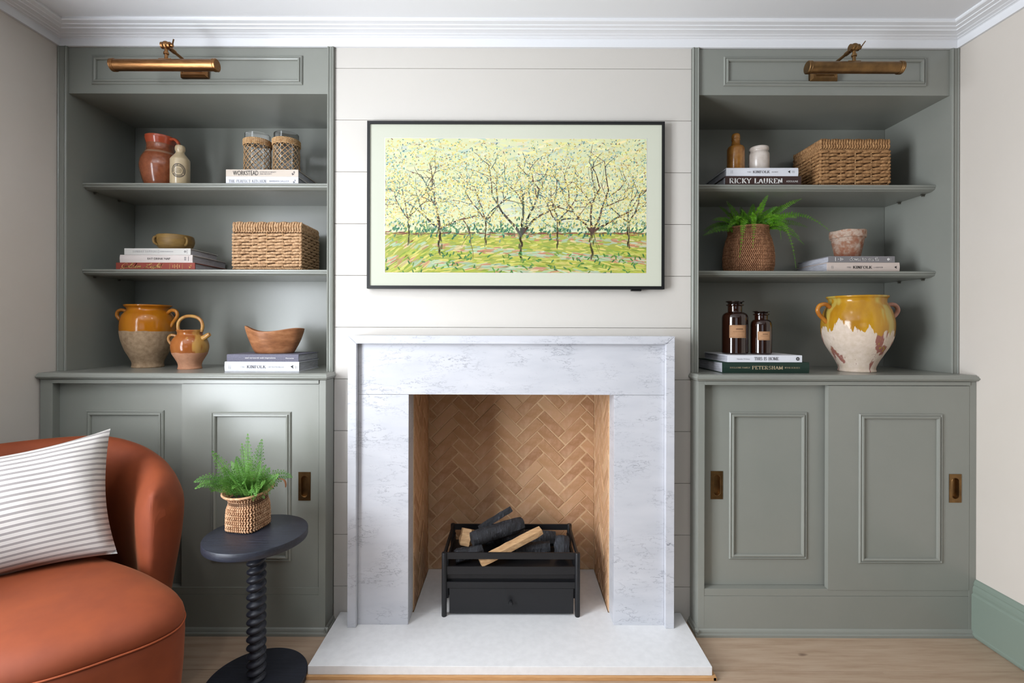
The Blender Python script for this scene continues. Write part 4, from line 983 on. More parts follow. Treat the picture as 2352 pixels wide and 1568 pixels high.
# carved wooden bowl
wr = random.Random(3); ph = [wr.uniform(0, 6) for _ in range(6)]
def hew(a, r, z):
    k = 1+.03*math.sin(3*a+ph[0])+.02*math.sin(5*a+ph[1])+.012*math.sin(9*a+ph[2]+z*40)
    return k, (z/.1)**2*(.0075*math.sin(2*a+.9)+.005*math.sin(3*a+ph[4]))
o = thing('wooden_bowl', 'rough carved brown wooden bowl with wavy rim on the slate grey book', 'bowl', (-1.053, 2.158, ZT+.0718)); bm = bmesh.new()
lathe(bm, [(0, 0)]+[(.078, 0), (.082, .003)]+sm([(.088, .012), (.100, .036), (.112, .064), (.121, .092), (.1235, .104)], 4)+[(.1215, .1065), (.117, .106)]+sm([(.112, .095), (.10, .06), (.08, .03), (.04, .02)], 4)+[(0, .02)], 56, sx=1.0, sy=.74, wob=hew)
link('body', bm, M['hewn'], o, smooth=60)
# ochre bottle and white jar
pot('stoneware_bottle', 'ochre stoneware bottle standing on the white book, upper right shelf', 'bottle', (1.0195, 2.235, S1+.0804),
    [(0, 0), (.036, 0), (.0378, .002), (.0378, .104)]+sm([(.0372, .112), (.033, .121), (.0235, .127), (.0195, .133), (.0175, .142), (.017, .150)], 4)+sm([(.0190, .152), (.0190, .156), (.0172, .158), (.0185, .164), (.0178, .175), (.013, .1815), (0, .183)], 4), M['stoneware_ochre'])
pot('stoneware_jar', 'squat white crackled jar standing beside the ochre bottle', 'jar', (1.124, 2.232, S1+.0804),
    [(0, 0), (.040, 0), (.0435, .003), (.0437, .078)]+sm([(.0432, .086), (.0395, .093), (.0378, .097), (.0385, .101), (.041, .104), (.0415, .111), (.0402, .116)], 4)+[(.038, .1175), (.036, .116)]+sm([(.0355, .105), (.0355, .09), (.039, .07), (.039, .02)], 3)+[(0, .01)], M['stoneware_white'])
# weathered terracotta flower pot
pot('terracotta_pot', 'weathered empty terracotta flower pot on the grey paperback', 'flower pot', (1.543, 2.25, S2+.0685),
    [(0, 0)]+[(.047, 0), (.0495, .002), (.0655, .092), (.0665, .0935), (.0715, .0955), (.0725, .1), (.0735, .120), (.0725, .126)]+[(.069, .128), (.0655, .126), (.063, .10), (.046, .012), (0, .01)], M['old_terracotta'], wob=lambda a, r, z: (1+.006*math.sin(4*a)+.004*math.sin(9*a), .0015*math.sin(5*a)*(z/.12)))
# worn yellow confit pot
wp = pot('confit_pot', 'large worn yellow glazed pot with flaking pale clay and two ear handles', 'pot', (1.502, 2.13, ZT),
    [(0, 0)]+sm([(.068, 0), (.071, .004), (.0685, .014), (.072, .028), (.083, .052), (.101, .084), (.120, .118), (.131, .152), (.1355, .188), (.1352, .215), (.131, .240), (.125, .262), (.1165, .280), (.1085, .296), (.1065, .306), (.109, .315), (.114, .320), (.1155, .3235)], 4)+[(.1145, .327), (.110, .328), (.106, .325)]+sm([(.1, .31), (.102, .29), (.12, .26), (.125, .2)], 3), M['confit_worn'], 64)
for sg, m in ((-1, 'handle_orange'), (1, 'handle_pink')):
    h_ = handle(wp, [(sg*.113, 0, .276), (sg*.138, -.004, .292), (sg*.164, -.006, .288), (sg*.175, -.006, .268), (sg*.166, -.004, .247), (sg*.146, 0, .229), (sg*.131, 0, .213)], .0088, M[m])
    if sg > 0: h_['label'] = 'bare pink clay handle'
# amber apothecary bottles
def amber(label, x, y, R, H, neck, lid, ln, lb):
    z0 = ZT+.0749; o = thing('apothecary_bottle', label, 'bottle', (x, y, z0), 0, 'amber apothecary bottles')
    sh = H*.70; nb = H*.79; nt = H*.925
    bm = bmesh.new(); lathe(bm, [(0, .003), (R*.8, .002), (R*.94, 0)]+sm([(R, .006), (R, .02), (R, sh-.02), (R*.985, sh), (R*.9, sh+.011), (R*.72, sh+.018), (neck*1.02, nb)], 4)+[(neck, nb+.003), (neck, nt-.006), (neck*1.24, nt-.002), (neck*1.24, nt+.001), (neck, nt+.003), (neck*.85, nt+.003), (neck*.85, nb), (R*.9, sh), (R*.93, .01), (0, .008)], 48)
    b_ = link('bottle_glass', bm, M['amber'], o, smooth=40)
    bm = bmesh.new(); lathe(bm, [(0, nt-.01), (neck*.84, nt-.01), (neck*1.0, H*.955), (neck*1.06, H*.968), (lid, H*.978), (lid*1.02, H*.986), (lid, H*.995), (lid*.8, H), (0, H)], 40); link('stopper', bm, M['amber_dark'], o, smooth=40)
    a0, hw, zc, hh = ln
    wf = wrap(R+.0004, a0, zc)
    def patch(x0, x1, z0_, z1_, lift, n=12):
        g_ = wrap(R+.0004+lift, a0, zc); bm = bmesh.new(); A = [bm.verts.new(g_(x0+(x1-x0)*i/n, z0_, 0)) for i in range(n+1)]; Bq = [bm.verts.new(g_(x0+(x1-x0)*i/n, z1_, 0)) for i in range(n+1)]
        for i in range(n): bm.faces.new((A[i], A[i+1], Bq[i+1], Bq[i]))
        return bm
    lb_ = link('paper_label', patch(-hw, hw, -hh, hh, 0), M['kraft'], o)
    bm = bmesh.new()
    for q in ((-hw*.93, hw*.93, hh*.84, hh*.88), (-hw*.93, hw*.93, -hh*.88, -hh*.84), (-hw*.93, -hw*.90, -hh*.88, hh*.88), (hw*.90, hw*.93, -hh*.88, hh*.88), (-hw*.25, hw*.55, hh*.28, hh*.5), (-hw*.6, hw*.8, -hh*.05, hh*.0)):
        p = patch(q[0], q[1], q[2], q[3], .0003, 8); me_ = bpy.data.meshes.new('tmp'); p.to_mesh(me_); p.free(); bm.from_mesh(me_); bpy.data.meshes.remove(me_)
    link('label_print', bm, M['mid_brown'], lb_)
M['mid_brown'] = mat('faded_brown_ink', lin(126, 90, 64), .8)
amber('taller amber glass apothecary bottle with kraft label', .972, 2.135, .0533, .231, .0292, .0375, (-.17, .036, .098, .0275), 0)
amber('shorter amber glass apothecary bottle with kraft label', 1.0776, 2.117, .0427, .187, .0262, .0335, (-.17, .0265, .080, .0185), 0)

# ------------------------------------------------------------------ lidded wicker baskets
def basket(label, loc, rz, m, rows=11, w=.306, d=.205, H=.166, lid=.046, shape=1):
    o = thing('wicker_basket', label, 'basket', loc, rz, 'lidded wicker storage baskets')
    hx, hy = w/2, d/2; core = .006
    link('lining', B(-hx+core, hx-core, -hy+core, hy-core, .004, H+.002), M['basket_core'], o)
    rnd = random.Random(int(abs(loc[0])*100)); bm = bmesh.new(); dz = (H-.018)/rows
    sides = [((-hx, -hy), (hx, -hy), (0, -1), 4), ((hx, -hy), (hx, hy), (1, 0), 3), ((hx, hy), (-hx, hy), (0, 1), 4), ((-hx, hy), (-hx, -hy), (-1, 0), 3)]
    for a, b, nrm, n in sides:
        a, b, nv = Vector((*a, 0)), Vector((*b, 0)), Vector((*nrm, 0)); L = (b-a).length; tv_ = (b-a).normalized()
        for r_ in range(rows):
            z = .015+dz*(r_+.5); sh = .5 if r_ % 2 else 0
            cuts = [0]+[min(1, max(0, (k+sh+rnd.uniform(-.04, .04))/n)) for k in range(0, n+1)]+[1]
            cuts = sorted(set(round(c_, 3) for c_ in cuts))
            for c0, c1 in zip(cuts, cuts[1:]):
                if c1-c0 < .05: continue
                for q in (0, 1):
                    m0, m1 = c0+(c1-c0)*(.0 if q == 0 else .30), c0+(c1-c0)*(.68 if q == 0 else 1.0)
                    p0, p1 = a+tv_*(L*m0-.003), a+tv_*(L*m1+.003); up = dz*.20*rnd.uniform(.5, 1.3)
                    strand(bm, p0-nv*.004+Vector((0, 0, z-up)), p1-nv*.004+Vector((0, 0, z+up)), dz*.50*rnd.uniform(.85, 1.1), nv, 6, .007)
        for k in range(int(L/.0075)):   # twisted foot border
            p0 = a+tv_*(.0075*k); strand(bm, p0+Vector((0, 0, .002)), p0+tv_*.007+Vector((0, 0, .013)), .0042, nv, 5, .002)
            if shape == 2: strand(bm, p0+Vector((0, 0, H-.010)), p0+tv_*.007+Vector((0, 0, H)), .0042, nv, 5, .003)
    for x, y in ((hx, -hy), (-hx, -hy), (hx, hy), (-hx, hy)):   # corner wraps
        for r_ in range(rows):
            z = .015+dz*(r_+.5); strand(bm, (x-.008*(1 if x > 0 else -1), y-.001*(1 if y > 0 else -1), z-dz*.3), (x-.001*(1 if x > 0 else -1), y-.008*(1 if y > 0 else -1), z+dz*.4), dz*.48, (1 if x > 0 else -1, 1 if y > 0 else -1, 0), 6, .004)
    bd = link('woven_body', bm, m, o, smooth=80); bd['kind'] = 'stuff'
    bm = bmesh.new()
    for fx in (-.21, .0, .23):
        box(bm, fx*w-.0012, fx*w+.0012, -hy-.0035, -hy-.001, .012, H)
    for fy in (-.16, .16):
        for s in (-1, 1): box(bm, s*(hx+.0022)-.0012, s*(hx+.0022)+.0012, fy*d-.0012, fy*d+.0012, .012, H)
    link('stake', bm, M['raffia'], o)['kind'] = 'stuff'
    bm = bmesh.new(); lx, ly = hx-.003, hy-.003
    box(bm, -lx+.004, lx-.004, -ly+.004, ly-.004, H+.003, H+lid-.004)
    l_ = link('lid', bm, M['basket_core'], o); bm = bmesh.new()
    for a, b, nrm in (((-lx, -ly), (lx, -ly), (0, -1)), ((lx, -ly), (lx, ly), (1, 0)), ((lx, ly), (-lx, ly), (0, 1)), ((-lx, ly), (-lx, -ly), (-1, 0))):
        a, b, nv = Vector((*a, 0)), Vector((*b, 0)), Vector((*nrm, 0)); L = (b-a).length; tv_ = (b-a).normalized(); n = int(L/.0112)
        for k in range(n+1):
            p = a+tv_*(L*k/n)-nv*.002; j = rnd.uniform(-.001, .001)
            strand(bm, p-tv_*.002+Vector((0, 0, H+lid*.36)), p+tv_*(.004+j)+Vector((0, 0, H+lid)), .0056*rnd.uniform(.85, 1.1), nv, 6, .004)
            strand(bm, p+tv_*.004+Vector((0, 0, H+.003)), p-tv_*(.001+j)+Vector((0, 0, H+lid*.62)), .0052*rnd.uniform(.85, 1.1), nv, 6, .0055)
            strand(bm, p-tv_*.004+Vector((0, 0, H+.001)), p+tv_*.005+Vector((0, 0, H+.013)), .0046, nv, 5, .003)
    n = int(2*ly/.012)
    for k in range(n):
        y_ = -ly+2*ly*(k+.5)/n
        for q in range(6): strand(bm, (-lx+2*lx*q/6, y_-.002, H+lid-.004), (-lx+2*lx*(q+1.1)/6-.01, y_+.002, H+lid-.004), .006, (0, 0, 1), 5, .003)
    wl = link('woven_lid', bm, m, l_, smooth=80); wl['kind'] = 'stuff'
basket('honey wicker basket with braided lid at the right of the lower left shelf', (-1.087, 2.25, S2), 0, M['hyacinth'], w=.300, d=.192)
basket('brown wicker basket with braided lid on the upper right shelf', (1.517, 2.268, S1), 0, M['hyacinth_dark'], 10, shape=2, H=.168)

# ------------------------------------------------------------------ ferns
def bez(p0, p1, p2, s): return p0*(1-s)**2+p1*2*s*(1-s)+p2*s*s
def frond(o, p0, p2, lift, wid, n, m, bip=False, out=None, name='frond'):
    """arching midrib with paired, tapering leaflets"""
    p0, p2 = Vector(p0), Vector(p2); mid = (p0+p2)/2+Vector((0, 0, lift))
    if out: mid += Vector(out)
    bm = bmesh.new(); P = [bez(p0, mid, p2, i/14) for i in range(15)]
    tube(bm, P, lambda s: .0013*(1-.7*s), 4)
    side0 = None; face = Vector((random.uniform(-.45, .45), -1, random.uniform(.1, .8))).normalized()
    for i in range(n):
        s = .12+.87*i/(n-1); p = bez(p0, mid, p2, s); d = (bez(p0, mid, p2, min(1, s+.02))-bez(p0, mid, p2, s-.02)).normalized()
        sd = d.cross(face)
        if sd.length < .2: sd = side0 or Vector((1, 0, .3))
        sd.normalize()
        if side0 and sd.dot(side0) < 0: sd = -sd
        side0 = sd; nn = d.cross(sd).normalized()
        L = wid*(math.sin(PI*min(1, .18+.82*(1-s)**.75*.62+.1))*.9+.1)*(1-s*.55)*random.uniform(.85, 1.1)
        L = wid*((1-s)**.65 if not bip else (1-s)**.85)*random.uniform(.85, 1.12)+.0025
        if s < .25: L *= .55+.45*(s-.12)/.13
        for q in (1, -1):
            dv = (sd*q*.93+d*.32+nn*random.uniform(-.12, .2)).normalized(); w = min(L*.20, .0042) if bip else min(L*.16, .0031)
            def leaflet(b0, dv, L, w):
                e = dv.cross(nn).normalized(); tip = b0+dv*L-nn*L*.12
                pts = [b0, b0+dv*L*.30+e*w, b0+dv*L*.72+e*w*.72, tip, b0+dv*L*.72-e*w*.72, b0+dv*L*.30-e*w]
                v = [bm.verts.new(x) for x in pts]; bm.faces.new((v[0], v[1], v[2], v[3])); bm.faces.new((v[0], v[3], v[4], v[5]))
            if not bip: leaflet(p, dv, L, w)
            else:
                kk = max(3, int(L/.0052))
                for j in range(kk):
                    u = (j+.6)/kk; b0 = p+dv*L*u-nn*L*.10*u; ll = .0108*(1-u*.72)*(.5+.5*min(1, L/.02)); e = dv.cross(nn).normalized()
                    for z in (1, -1): leaflet(b0, (e*z*.85+dv*.55).normalized(), ll, ll*.25)
                leaflet(p+dv*L*.8, dv, L*.28, .0022)
    return link(name, bm, m, o)
def stitches(bm, prof, nz, na, sq=0.0, hw=.5, rot=0.0, bias=1):
    """short slanting straw stitches in rows round a vessel; prof(z 0..1)->(r, z)"""
    def pt(a, r, z):
        k = 1.0
        if sq: k = 1/max((abs(math.cos(a-rot))**(2+sq)+abs(math.sin(a-rot))**(2+sq))**(1/(2+sq)), .01)
        return Vector((r*k*math.cos(a), r*k*math.sin(a), z))
    for i in range(nz):
        r0, z0_ = prof((i+.02)/nz); r1, z1_ = prof((i+.98)/nz); rr = (r0+r1)/2
        for k in range(na):
            a = 2*PI*(k+.5*(i % 2)*0)/na; da = 2*PI/na*.62*(1 if i % 2 else -1)*bias
            A, Bq = pt(a-da/2, r0, z0_), pt(a+da/2, r1, z1_); nv = (A+Bq)*.5; nv.z = 0; nv.normalize()
            L = (Bq-A).length; strand(bm, A+(A-Bq)*.10, Bq+(Bq-A)*.10, min(L*.30, 2*PI*rr/na*.52), nv, 5, L*.10)
    return pt
# small fern in a soft basket on the side table
TBX, TBY, TBZ = -.888, 1.694, .53
pf = thing('potted_fern', 'feathery green fern in a small seagrass basket on the black side table', 'plant', (-.941, 1.738, TBZ))
def fp(s):   # basket wall: straight, waisted near the top, flared lip
    z = .003+.131*s; return (.0565+.0022*math.sin(PI*s)+max(0, s-.80)**2*.62+(-.003 if .66 < s < .84 else 0), z)
bm = bmesh.new(); sqf = lambda s: 2.2*(1-s)**.5
for s in range(1):
    def pt2(a, s):
        r, z = fp(s); q = 2+2.6*(1-min(1, s*1.02)); rot = -.20
        k = 1/((abs(math.cos(a-rot))**q+abs(math.sin(a-rot))**q)**(1/q)); tilt = .010*s*math.sin(a+.3)*s
        return Vector((r*k*math.cos(a), r*k*math.sin(a), z+tilt))
NZ, NA = 15, 46
for i in range(NZ):
    for k in range(NA):
        a = 2*PI*k/NA; da = 2*PI/NA*.62*(1 if i % 2 else -1)
        A, Bq = pt2(a-da/2, (i+.02)/NZ), pt2(a+da/2, (i+.98)/NZ); nv = (A+Bq)/2; nv.z = 0; nv.normalize(); L = (Bq-A).length
        strand(bm, A+(A-Bq)*.1, Bq+(Bq-A)*.1, .0036, nv, 5, .0012)
wv_ = link('woven_basket', bm, M['seagrass'], pf, smooth=80); wv_['kind'] = 'stuff'
bm = bmesh.new(); ring_loft(bm, [[pt2(2*PI*k/40, s)*.965+Vector((0, 0, .001)) for k in range(40)] for s in (0, .3, .6, .9, .98)], cap1=False); link('basket_liner', bm, M['basket_core'], pf)
bm = bmesh.new(); tube(bm, [pt2(2*PI*k/60, 1.0)+Vector((0, 0, .002)) for k in range(60)], .0042, 7, closed=True); link('basket_rim', bm, M['seagrass'], pf, smooth=80)
bm = bmesh.new(); lathe(bm, [(0, .112), (.03, .113), (.058, .108)], 24); link('soil', bm, M['soil'], pf)
TIPS = [(-.95, 1.75, .8575), (-1.0458, 1.70, .8076), (-1.0811, 1.66, .7154), (-1.0521, 1.62, .7065), (-.9315, 1.68, .84), (-.7786, 1.72, .7141), (-.9257, 1.80, .8256), (-.8414, 1.60, .6909), (-.8464, 1.64, .7898), (-.8722, 1.62, .8069), (-.9891, 1.75, .7746), (-.8719, 1.75, .7358), (-.9373, 1.62, .7589), (-.7974, 1.66, .7399), (-1.0375, 1.80, .7449), (-.8114, 1.60, .7367), (-.8829, 1.60, .7293), (-.98, 1.63, .72), (-.90, 1.66, .75), (-.96, 1.69, .78), (-.86, 1.70, .76), (-.94, 1.64, .70), (-.88, 1.65, .70), (-.83, 1.69, .72), (-.99, 1.67, .76)]
for i, tp in enumerate(TIPS):
    q = Vector(tp)-pf.location; b0 = Vector((q.x*.22, q.y*.22, .112)); hor = math.hypot(q.x, q.y)
    frond(pf, b0, q, .035+.25*max(0, hor-.05) if q.z < .2 else .008, .043 if i < 14 else .034, 14, M['fern'], True, None)
bm = bmesh.new(); tube(bm, smoothpts([(.120, -.025, .180), (.140, -.03, .178), (.149, -.035, .166), (.150, -.038, .154)], 5), lambda s: .0022+.002*math.sin(PI*s), 6, flat=.4); dl = link('dry_leaf', bm, M['dry_leaf'], pf); dl['label'] = 'curled dry brown leaf tip'
# sword fern on the lower right shelf
pg = thing('potted_fern', 'trailing sword fern in a round brown seagrass basket on the lower right shelf', 'plant', (1.0945, 2.27, S2))
def gp(s):
    P = [(.100, .004), (.1075, .035), (.1085, .075), (.104, .12), (.095, .16), (.0865, .185), (.0875, .212)]
    t_ = s*(len(P)-1); i = min(int(t_), len(P)-2); f_ = t_-i; return (P[i][0]*(1-f_)+P[i+1][0]*f_, P[i][1]*(1-f_)+P[i+1][1]*f_)
bm = bmesh.new(); stitches(bm, gp, 30, 84)
w_ = link('woven_basket', bm, M['seagrass_dark'], pg, smooth=80); w_['kind'] = 'stuff'
bm = bmesh.new(); lathe(bm, [(0, .002)]+[(gp(s/10)[0]-.003, gp(s/10)[1]) for s in range(11)], 40); link('basket_liner', bm, M['basket_core'], pg)
bm = bmesh.new(); tube(bm, [(.0875*math.cos(2*PI*k/60), .0875*math.sin(2*PI*k/60), .213) for k in range(60)], .004, 7, closed=True); link('basket_rim', bm, M['seagrass_dark'], pg, smooth=80)
bm = bmesh.new(); lathe(bm, [(0, .195), (.05, .196), (.084, .19)], 24); link('soil', bm, M['soil'], pg)
TIP2 = [(.8584, 2.2, 1.6589, .05, 0), (.9693, 2.3, 1.8175, .02, 0), (.9844, 2.25, 1.8273, .01, 0), (1.0953, 2.35, 1.8265, .01, 0), (1.1336, 2.3, 1.828, .02, 0), (1.1172, 2.14, 1.826, .02, 0), (1.2835, 2.3, 1.825, .03, 0), (1.3004, 2.2, 1.826, .04, 0), (1.3761, 2.12, 1.6661, .15, 0), (1.2842, 2.15, 1.6104, .09, 0), (1.4293-.03, 2.32, 1.7221, .07, 0), (1.2553, 2.14, 1.6411, .10, 0), (1.2362, 2.13, 1.5047, .22, 1), (.987, 2.125, 1.5491, .20, 1), (1.0422, 2.12, 1.5911, .19, 1), (1.1601, 2.11, 1.6257, .16, 1), (.9691, 2.12, 1.7124, .07, 0), (1.0543, 2.12, 1.7315, .06, 0), (1.2516, 2.15, 1.7293, .06, 0), (1.02, 2.18, 1.77, .03, 0), (.92, 2.25, 1.74, .05, 0), (1.19, 2.2, 1.79, .03, 0), (1.08, 2.3, 1.80, .02, 0), (.95, 2.16, 1.68, .09, 0), (1.2, 2.13, 1.70, .09, 0), (.90, 2.3, 1.70, .07, 0), (1.12, 2.16, 1.70, .08, 0), (1.0, 2.14, 1.66, .10, 0)]
for x, y, z, lf, fl in TIP2:
    q = Vector((x, y, z))-pg.location; b0 = Vector((q.x*.12, q.y*.15, .196))
    frond(pg, b0, q, lf, .0265 if not fl else .020, 28, M['fern_bright'], False, (q.x*.18, q.y*.45, 0) if fl else None)

# ------------------------------------------------------------------ side table
tb = thing('side_table', 'black round side table on a twisted barley column', 'table', (TBX, TBY, 0))
bm = bmesh.new(); lathe(bm, [(0, .5015), (.160, .5015), (.164, .504), (.165, .507), (.165, .526), (.1635, .529), (.160, .53), (0, .53)], 96); link('table_top', bm, M['black_wood'], tb, smooth=30)
bm = bmesh.new(); lathe(bm, [(0, 0), (.163, 0), (.165, .002), (.165, .019), (.163, .022), (.158, .023), (0, .023)], 96); link('base', bm, M['black_wood'], tb, smooth=30)
bm = bmesh.new(); R = []; nz_, na_ = 300, 28
for i in range(nz_+1):
    z = .0225+(.5018-.0225)*i/nz_; R.append([])
    for k in range(na_):
        a = 2*PI*k/na_; ph_ = math.cos(a-2*PI*z/.0292); r = .0252+.0068*(abs((1+ph_)/2)**.6*2-1); R[-1].append((r*math.cos(a), r*math.sin(a), z))
ring_loft(bm, R); link('twisted_column', bm, M['black_wood'], tb, smooth=80)

# ------------------------------------------------------------------ rust velvet armchair
ch_ = thing('armchair', 'rust velvet barrel armchair with curved back, cut off by the left edge', 'armchair', (-1.40, 1.42, 0))
OUT = [(-1.091, 1.103), (-.960, 1.205), (-.908, 1.27), (-.900, 1.33), (-.945, 1.40), (-1.07, 1.485), (-1.22, 1.56), (-1.38, 1.62), (-1.56, 1.64), (-1.72, 1.55), (-1.80, 1.38), (-1.74, 1.2), (-1.55, 1.08), (-1.3, 1.045)]
OUT = [(p.x, p.y) for p in smoothpts([(a, b, 0) for a, b in OUT], 7, True)]
cc = (-1.36, 1.36)
def cring(k, z): return [(cc[0]+(x-cc[0])*k, cc[1]+(y_-cc[1])*k, z) for x, y_ in OUT]
bm = bmesh.new(); ring_loft(bm, [cring(k, z) for k, z in ((.90, .425), (.985, .430), (.997, .437), (.998, .448), (.99, .460), (.965, .475), (.92, .488), (.84, .499), (.70, .507), (.5, .512), (.25, .514), (.05, .5145))])
st = rel2(ch_, bm, 'seat_cushion', M['velvet'], smooth=80)
bm = bmesh.new(); tube(bm, cring(1.0, .434), .0024, 6, closed=True); rel2(st, bm, 'piping', M['piping'], smooth=80)
bm = bmesh.new(); ring_loft(bm, [cring(k, z) for k, z in ((.86, .09), (.90, .10), (.945, .16), (.975, .24), (.992, .32), (1.0, .40), (.998, .426), (.985, .433))]); rel2(ch_, bm, 'seat_base', M['velvet'], smooth=80)
bm = bmesh.new(); lathe(bm, [(0, 0), (.20, 0), (.205, .004), (.205, .088), (.2, .095), (0, .095)], 48, cx=-1.36, cy=1.38); rel2(ch_, bm, 'swivel_base', M['black_wood'], smooth=30)
# wrapped back: a padded shell swept round the seat, rounded off at both ends
bcx, bcy = -1.482, 1.455; rings = []; NU = 72
for i in range(NU+1):
    u = i/NU; ph0, ph1 = math.radians(16), math.radians(262); p_ = ph0+(ph1-ph0)*u
    e_ = min(u, 1-u)/.095; e_ = 1 if e_ >= 1 else math.sqrt(max(0, 1-(1-e_)**2)); e_ = max(e_, .03)
    dd = min(u, 1-u)/.36; dd = min(1, dd); zt = .728+.116*(dd*dd*(3-2*dd)); zt = .60+(zt-.60)*(.80+.20*e_)
    th = e_
    sec = [(.015, .10), (.030, .25), (.062, .42), (.088, .54), (.096, .65), (.084, zt-.07), (.060, zt-.022), (.022, zt-.002), (-.016, zt-.003), (-.052, zt-.03), (-.076, zt-.085), (-.085, .62), (-.078, .48), (-.06, .36), (-.04, .12)]
    P = []
    for n_, z in sec:
        r_ = .345+n_*th*.80; P.append((bcx+r_*math.cos(p_), bcy+r_*math.sin(p_), z))
    rings.append(P)
bm = bmesh.new(); ring_loft(bm, rings); bmesh.ops.subdivide_edges(bm, edges=[], cuts=0)
bk = rel2(ch_, bm, 'backrest', M['velvet'], smooth=80)
md = bk.modifiers.new('soft', 'SUBSURF'); md.levels = 1; md.render_levels = 1
# ticking cushion
cu = thing('cushion', 'grey and white ticking striped cushion propped on the rust armchair', 'cushion', (-1.255, 1.55, .522))
dirx = Vector((.906, .42, 0)); bn = Vector((-.42, .906, 0)); upv = (Vector((0, 0, 1))*.93+bn*.36).normalized(); nv = dirx.cross(upv)
dirx, upv = (dirx*math.cos(.14)+upv*math.sin(.14)), (upv*math.cos(.14)-dirx*math.sin(.14))
LC, HC, TC = .50, .405, .085; n = 28; bm = bmesh.new(); uvl = bm.loops.layers.uv.new('UVMap'); grid = {}
for sgn in (1, -1):
    for i in range(n+1):
        for j in range(n+1):
            a, b = -1+2*i/n, -1+2*j/n; edge = abs(a) == 1 or abs(b) == 1
            if edge and sgn == -1: grid[(i, j, -1)] = grid[(i, j, 1)]; continue
            x = LC/2*a*(1-.085*(1-b*b)*a*a); y_ = HC/2*b*(1-.13*(1-a*a)*b*b); th = TC*((1-a*a)*(1-b*b))**.42
            w = .004*math.sin(9*a+3*b)*(1-abs(b)**3)
            v = bm.verts.new(dirx*(x-LC/2)+upv*(y_+HC/2)+nv*(sgn*th+w)); grid[(i, j, sgn)] = v
    for i in range(n):
        for j in range(n):
            q = [(i, j), (i+1, j), (i+1, j+1), (i, j+1)]
            f = bm.faces.new([grid[(p, r, sgn)] for p, r in q])
            for lp, (p, r) in zip(f.loops, q): lp[uvl].uv = (p/n, r/n)
link('cover', bm, M['ticking'], cu, smooth=70)

# ------------------------------------------------------------------ fire basket and logs
gr = thing('fire_basket', 'black iron fire basket with front bars and ash drawer', 'grate', (-.005, 2.18, HZ))
gx0, gx1, gy0, gy1 = -.2826, .2717, 2.029, 2.325
for x in (gx0, gx1):
    for y_ in (gy0, gy1):
        bm = bmesh.new(); lathe(bm, [(0, HZ), (.0100, HZ), (.0108, HZ+.004), (.0108, .3035), (.0095, .3065), (0, .3075)], 20, cx=x, cy=y_); rel2(gr, bm, 'post', M['black_metal'], smooth=40)
for z0_, z1_, nm in ((.279, .3085-.003, 'top_rail'), (.216, .248, 'front_rail'), (.158, .184, 'front_rail')): rel2(gr, B(gx0, gx1, gy0-.001, gy0+.007, z0_, z1_, bev=.001), nm, M['black_metal'])
rel2(gr, B(gx0, gx1, gy1-.004, gy1+.004, .279, .3055, bev=.001), 'top_rail', M['black_metal'])
for x in (gx0, gx1): rel2(gr, B(x-.004, x+.004, gy0, gy1, .279, .3055, bev=.001), 'side_rail', M['black_metal'])
rel2(gr, B(gx0+.004, gx1-.004, gy0+.012, gy1-.004, .190, .234, bev=.002), 'burner_tray', M['black_metal'])
rel2(gr, B(gx0+.006, gx1-.006, gy0+.016, gy0+.024, .15, .20), 'inner_plate', M['black_metal'])
rel2(gr, B(gx0+.006, gx0+.014, gy0+.03, gy1, .10, .265), 'side_plate', M['black_metal'])
rel2(gr, B(gx1-.014, gx1-.006, gy0+.03, gy1, .10, .265), 'side_plate', M['black_metal'])
dw = rel2(gr, B(gx0+.021, gx1-.0165, gy0+.001, gy1-.02, .0525, .1565, bev=.0012), 'ash_drawer', M['black_metal'])
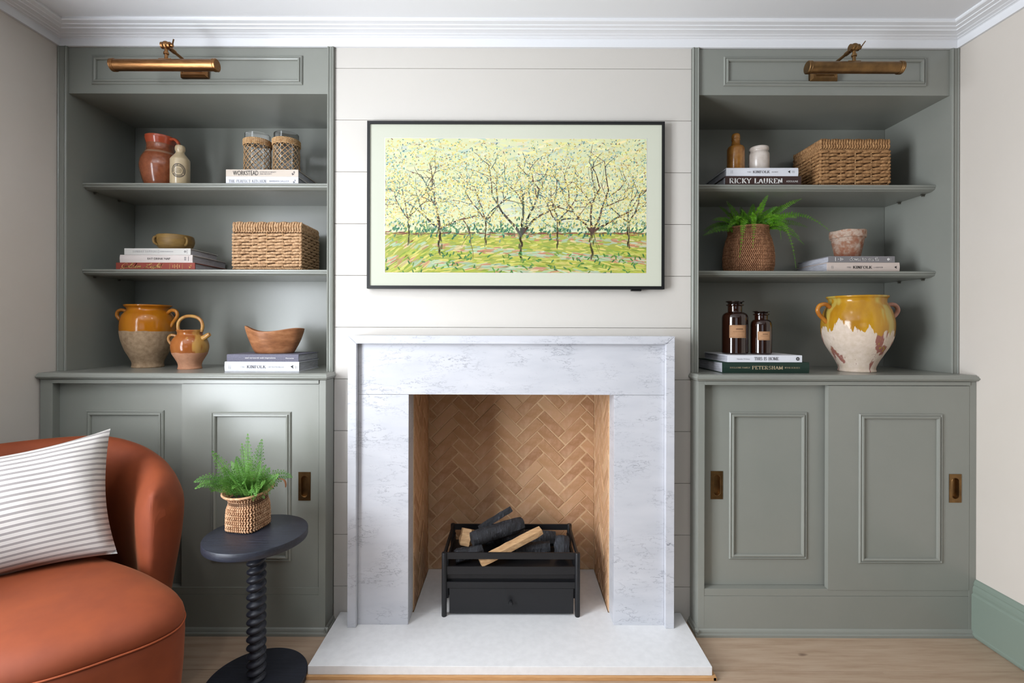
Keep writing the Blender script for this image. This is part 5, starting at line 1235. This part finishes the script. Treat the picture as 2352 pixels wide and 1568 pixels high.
bm = bmesh.new(); lathe(bm, [(0, 0), (.006, .0), (.0055, .008), (.0095, .014), (.0100, .019), (.007, .024), (0, .025)], 20)
for v in bm.verts: v.co = Vector((-.006+v.co.x, gy0+.001-v.co.z, .105+v.co.y))
rel2(dw, bm, 'knob', M['black_metal'], smooth=50)
def log(label, p0, p1, r, m, seg=9, flat=1.0, rough=.16, split=False, m2=None):
    p0, p1 = Vector(p0), Vector(p1); mid = (p0+p1)/2; o = thing('log', label, 'log', mid, 0, 'logs in the fire basket')
    d = p1-p0; rnd = random.Random(int(p0.x*1000)); bm = bmesh.new(); n = 9
    zax = d.normalized(); xa = zax.cross(Vector((0, 0, 1))).normalized(); ya = xa.cross(zax); rg = []
    for i in range(n+1):
        s = i/n; c_ = p0-mid+d*s; ring = []
        for k in range(seg):
            a = 2*PI*(k+.5)/seg; rr = r*(1+rnd.uniform(-rough, rough))*(.88 if i in (0, n) else 1)
            ring.append(c_+xa*rr*math.cos(a)+ya*rr*math.sin(a)*flat)
        rg.append(ring)
    ring_loft(bm, rg); link('wood', bm, m, o, smooth=30 if seg > 5 else False); return o
BT = .234
log('round charred black log lying across the top of the fire', (-.176, 2.13, .318), (.045, 2.235, .345), .0325, M['char'], 14, rough=.09)
log('thin charred stick jutting up behind the round black log', (-.15, 2.20, .335), (-.004, 2.235, .412), .017, M['char'], 5, .8, .08)
log('pale split log laid diagonally across the front of the fire', (-.135, 2.052, .255), (.125, 2.145, .352), .031, M['splitwood'], 5, .62, .06)
log('pale split chunk standing at the left of the fire', (-.212, 2.19, .262), (-.20, 2.215, .328), .036, M['splitwood'], 5, .8, .08)
log('charred chunk at the left front of the fire basket', (-.245, 2.085, .262), (-.13, 2.12, .276), .029, M['char'], 8)
log('charred block at the right end of the fire basket', (.215, 2.11, .25), (.222, 2.16, .318), .034, M['char'], 7, .9, .1)
log('low charred log behind the pale split log', (-.02, 2.14, .264), (.165, 2.165, .268), .028, M['char'], 9)
log('burnt log lying at the back of the fire basket', (-.14, 2.26, .268), (.20, 2.25, .272), .034, M['char'], 10)
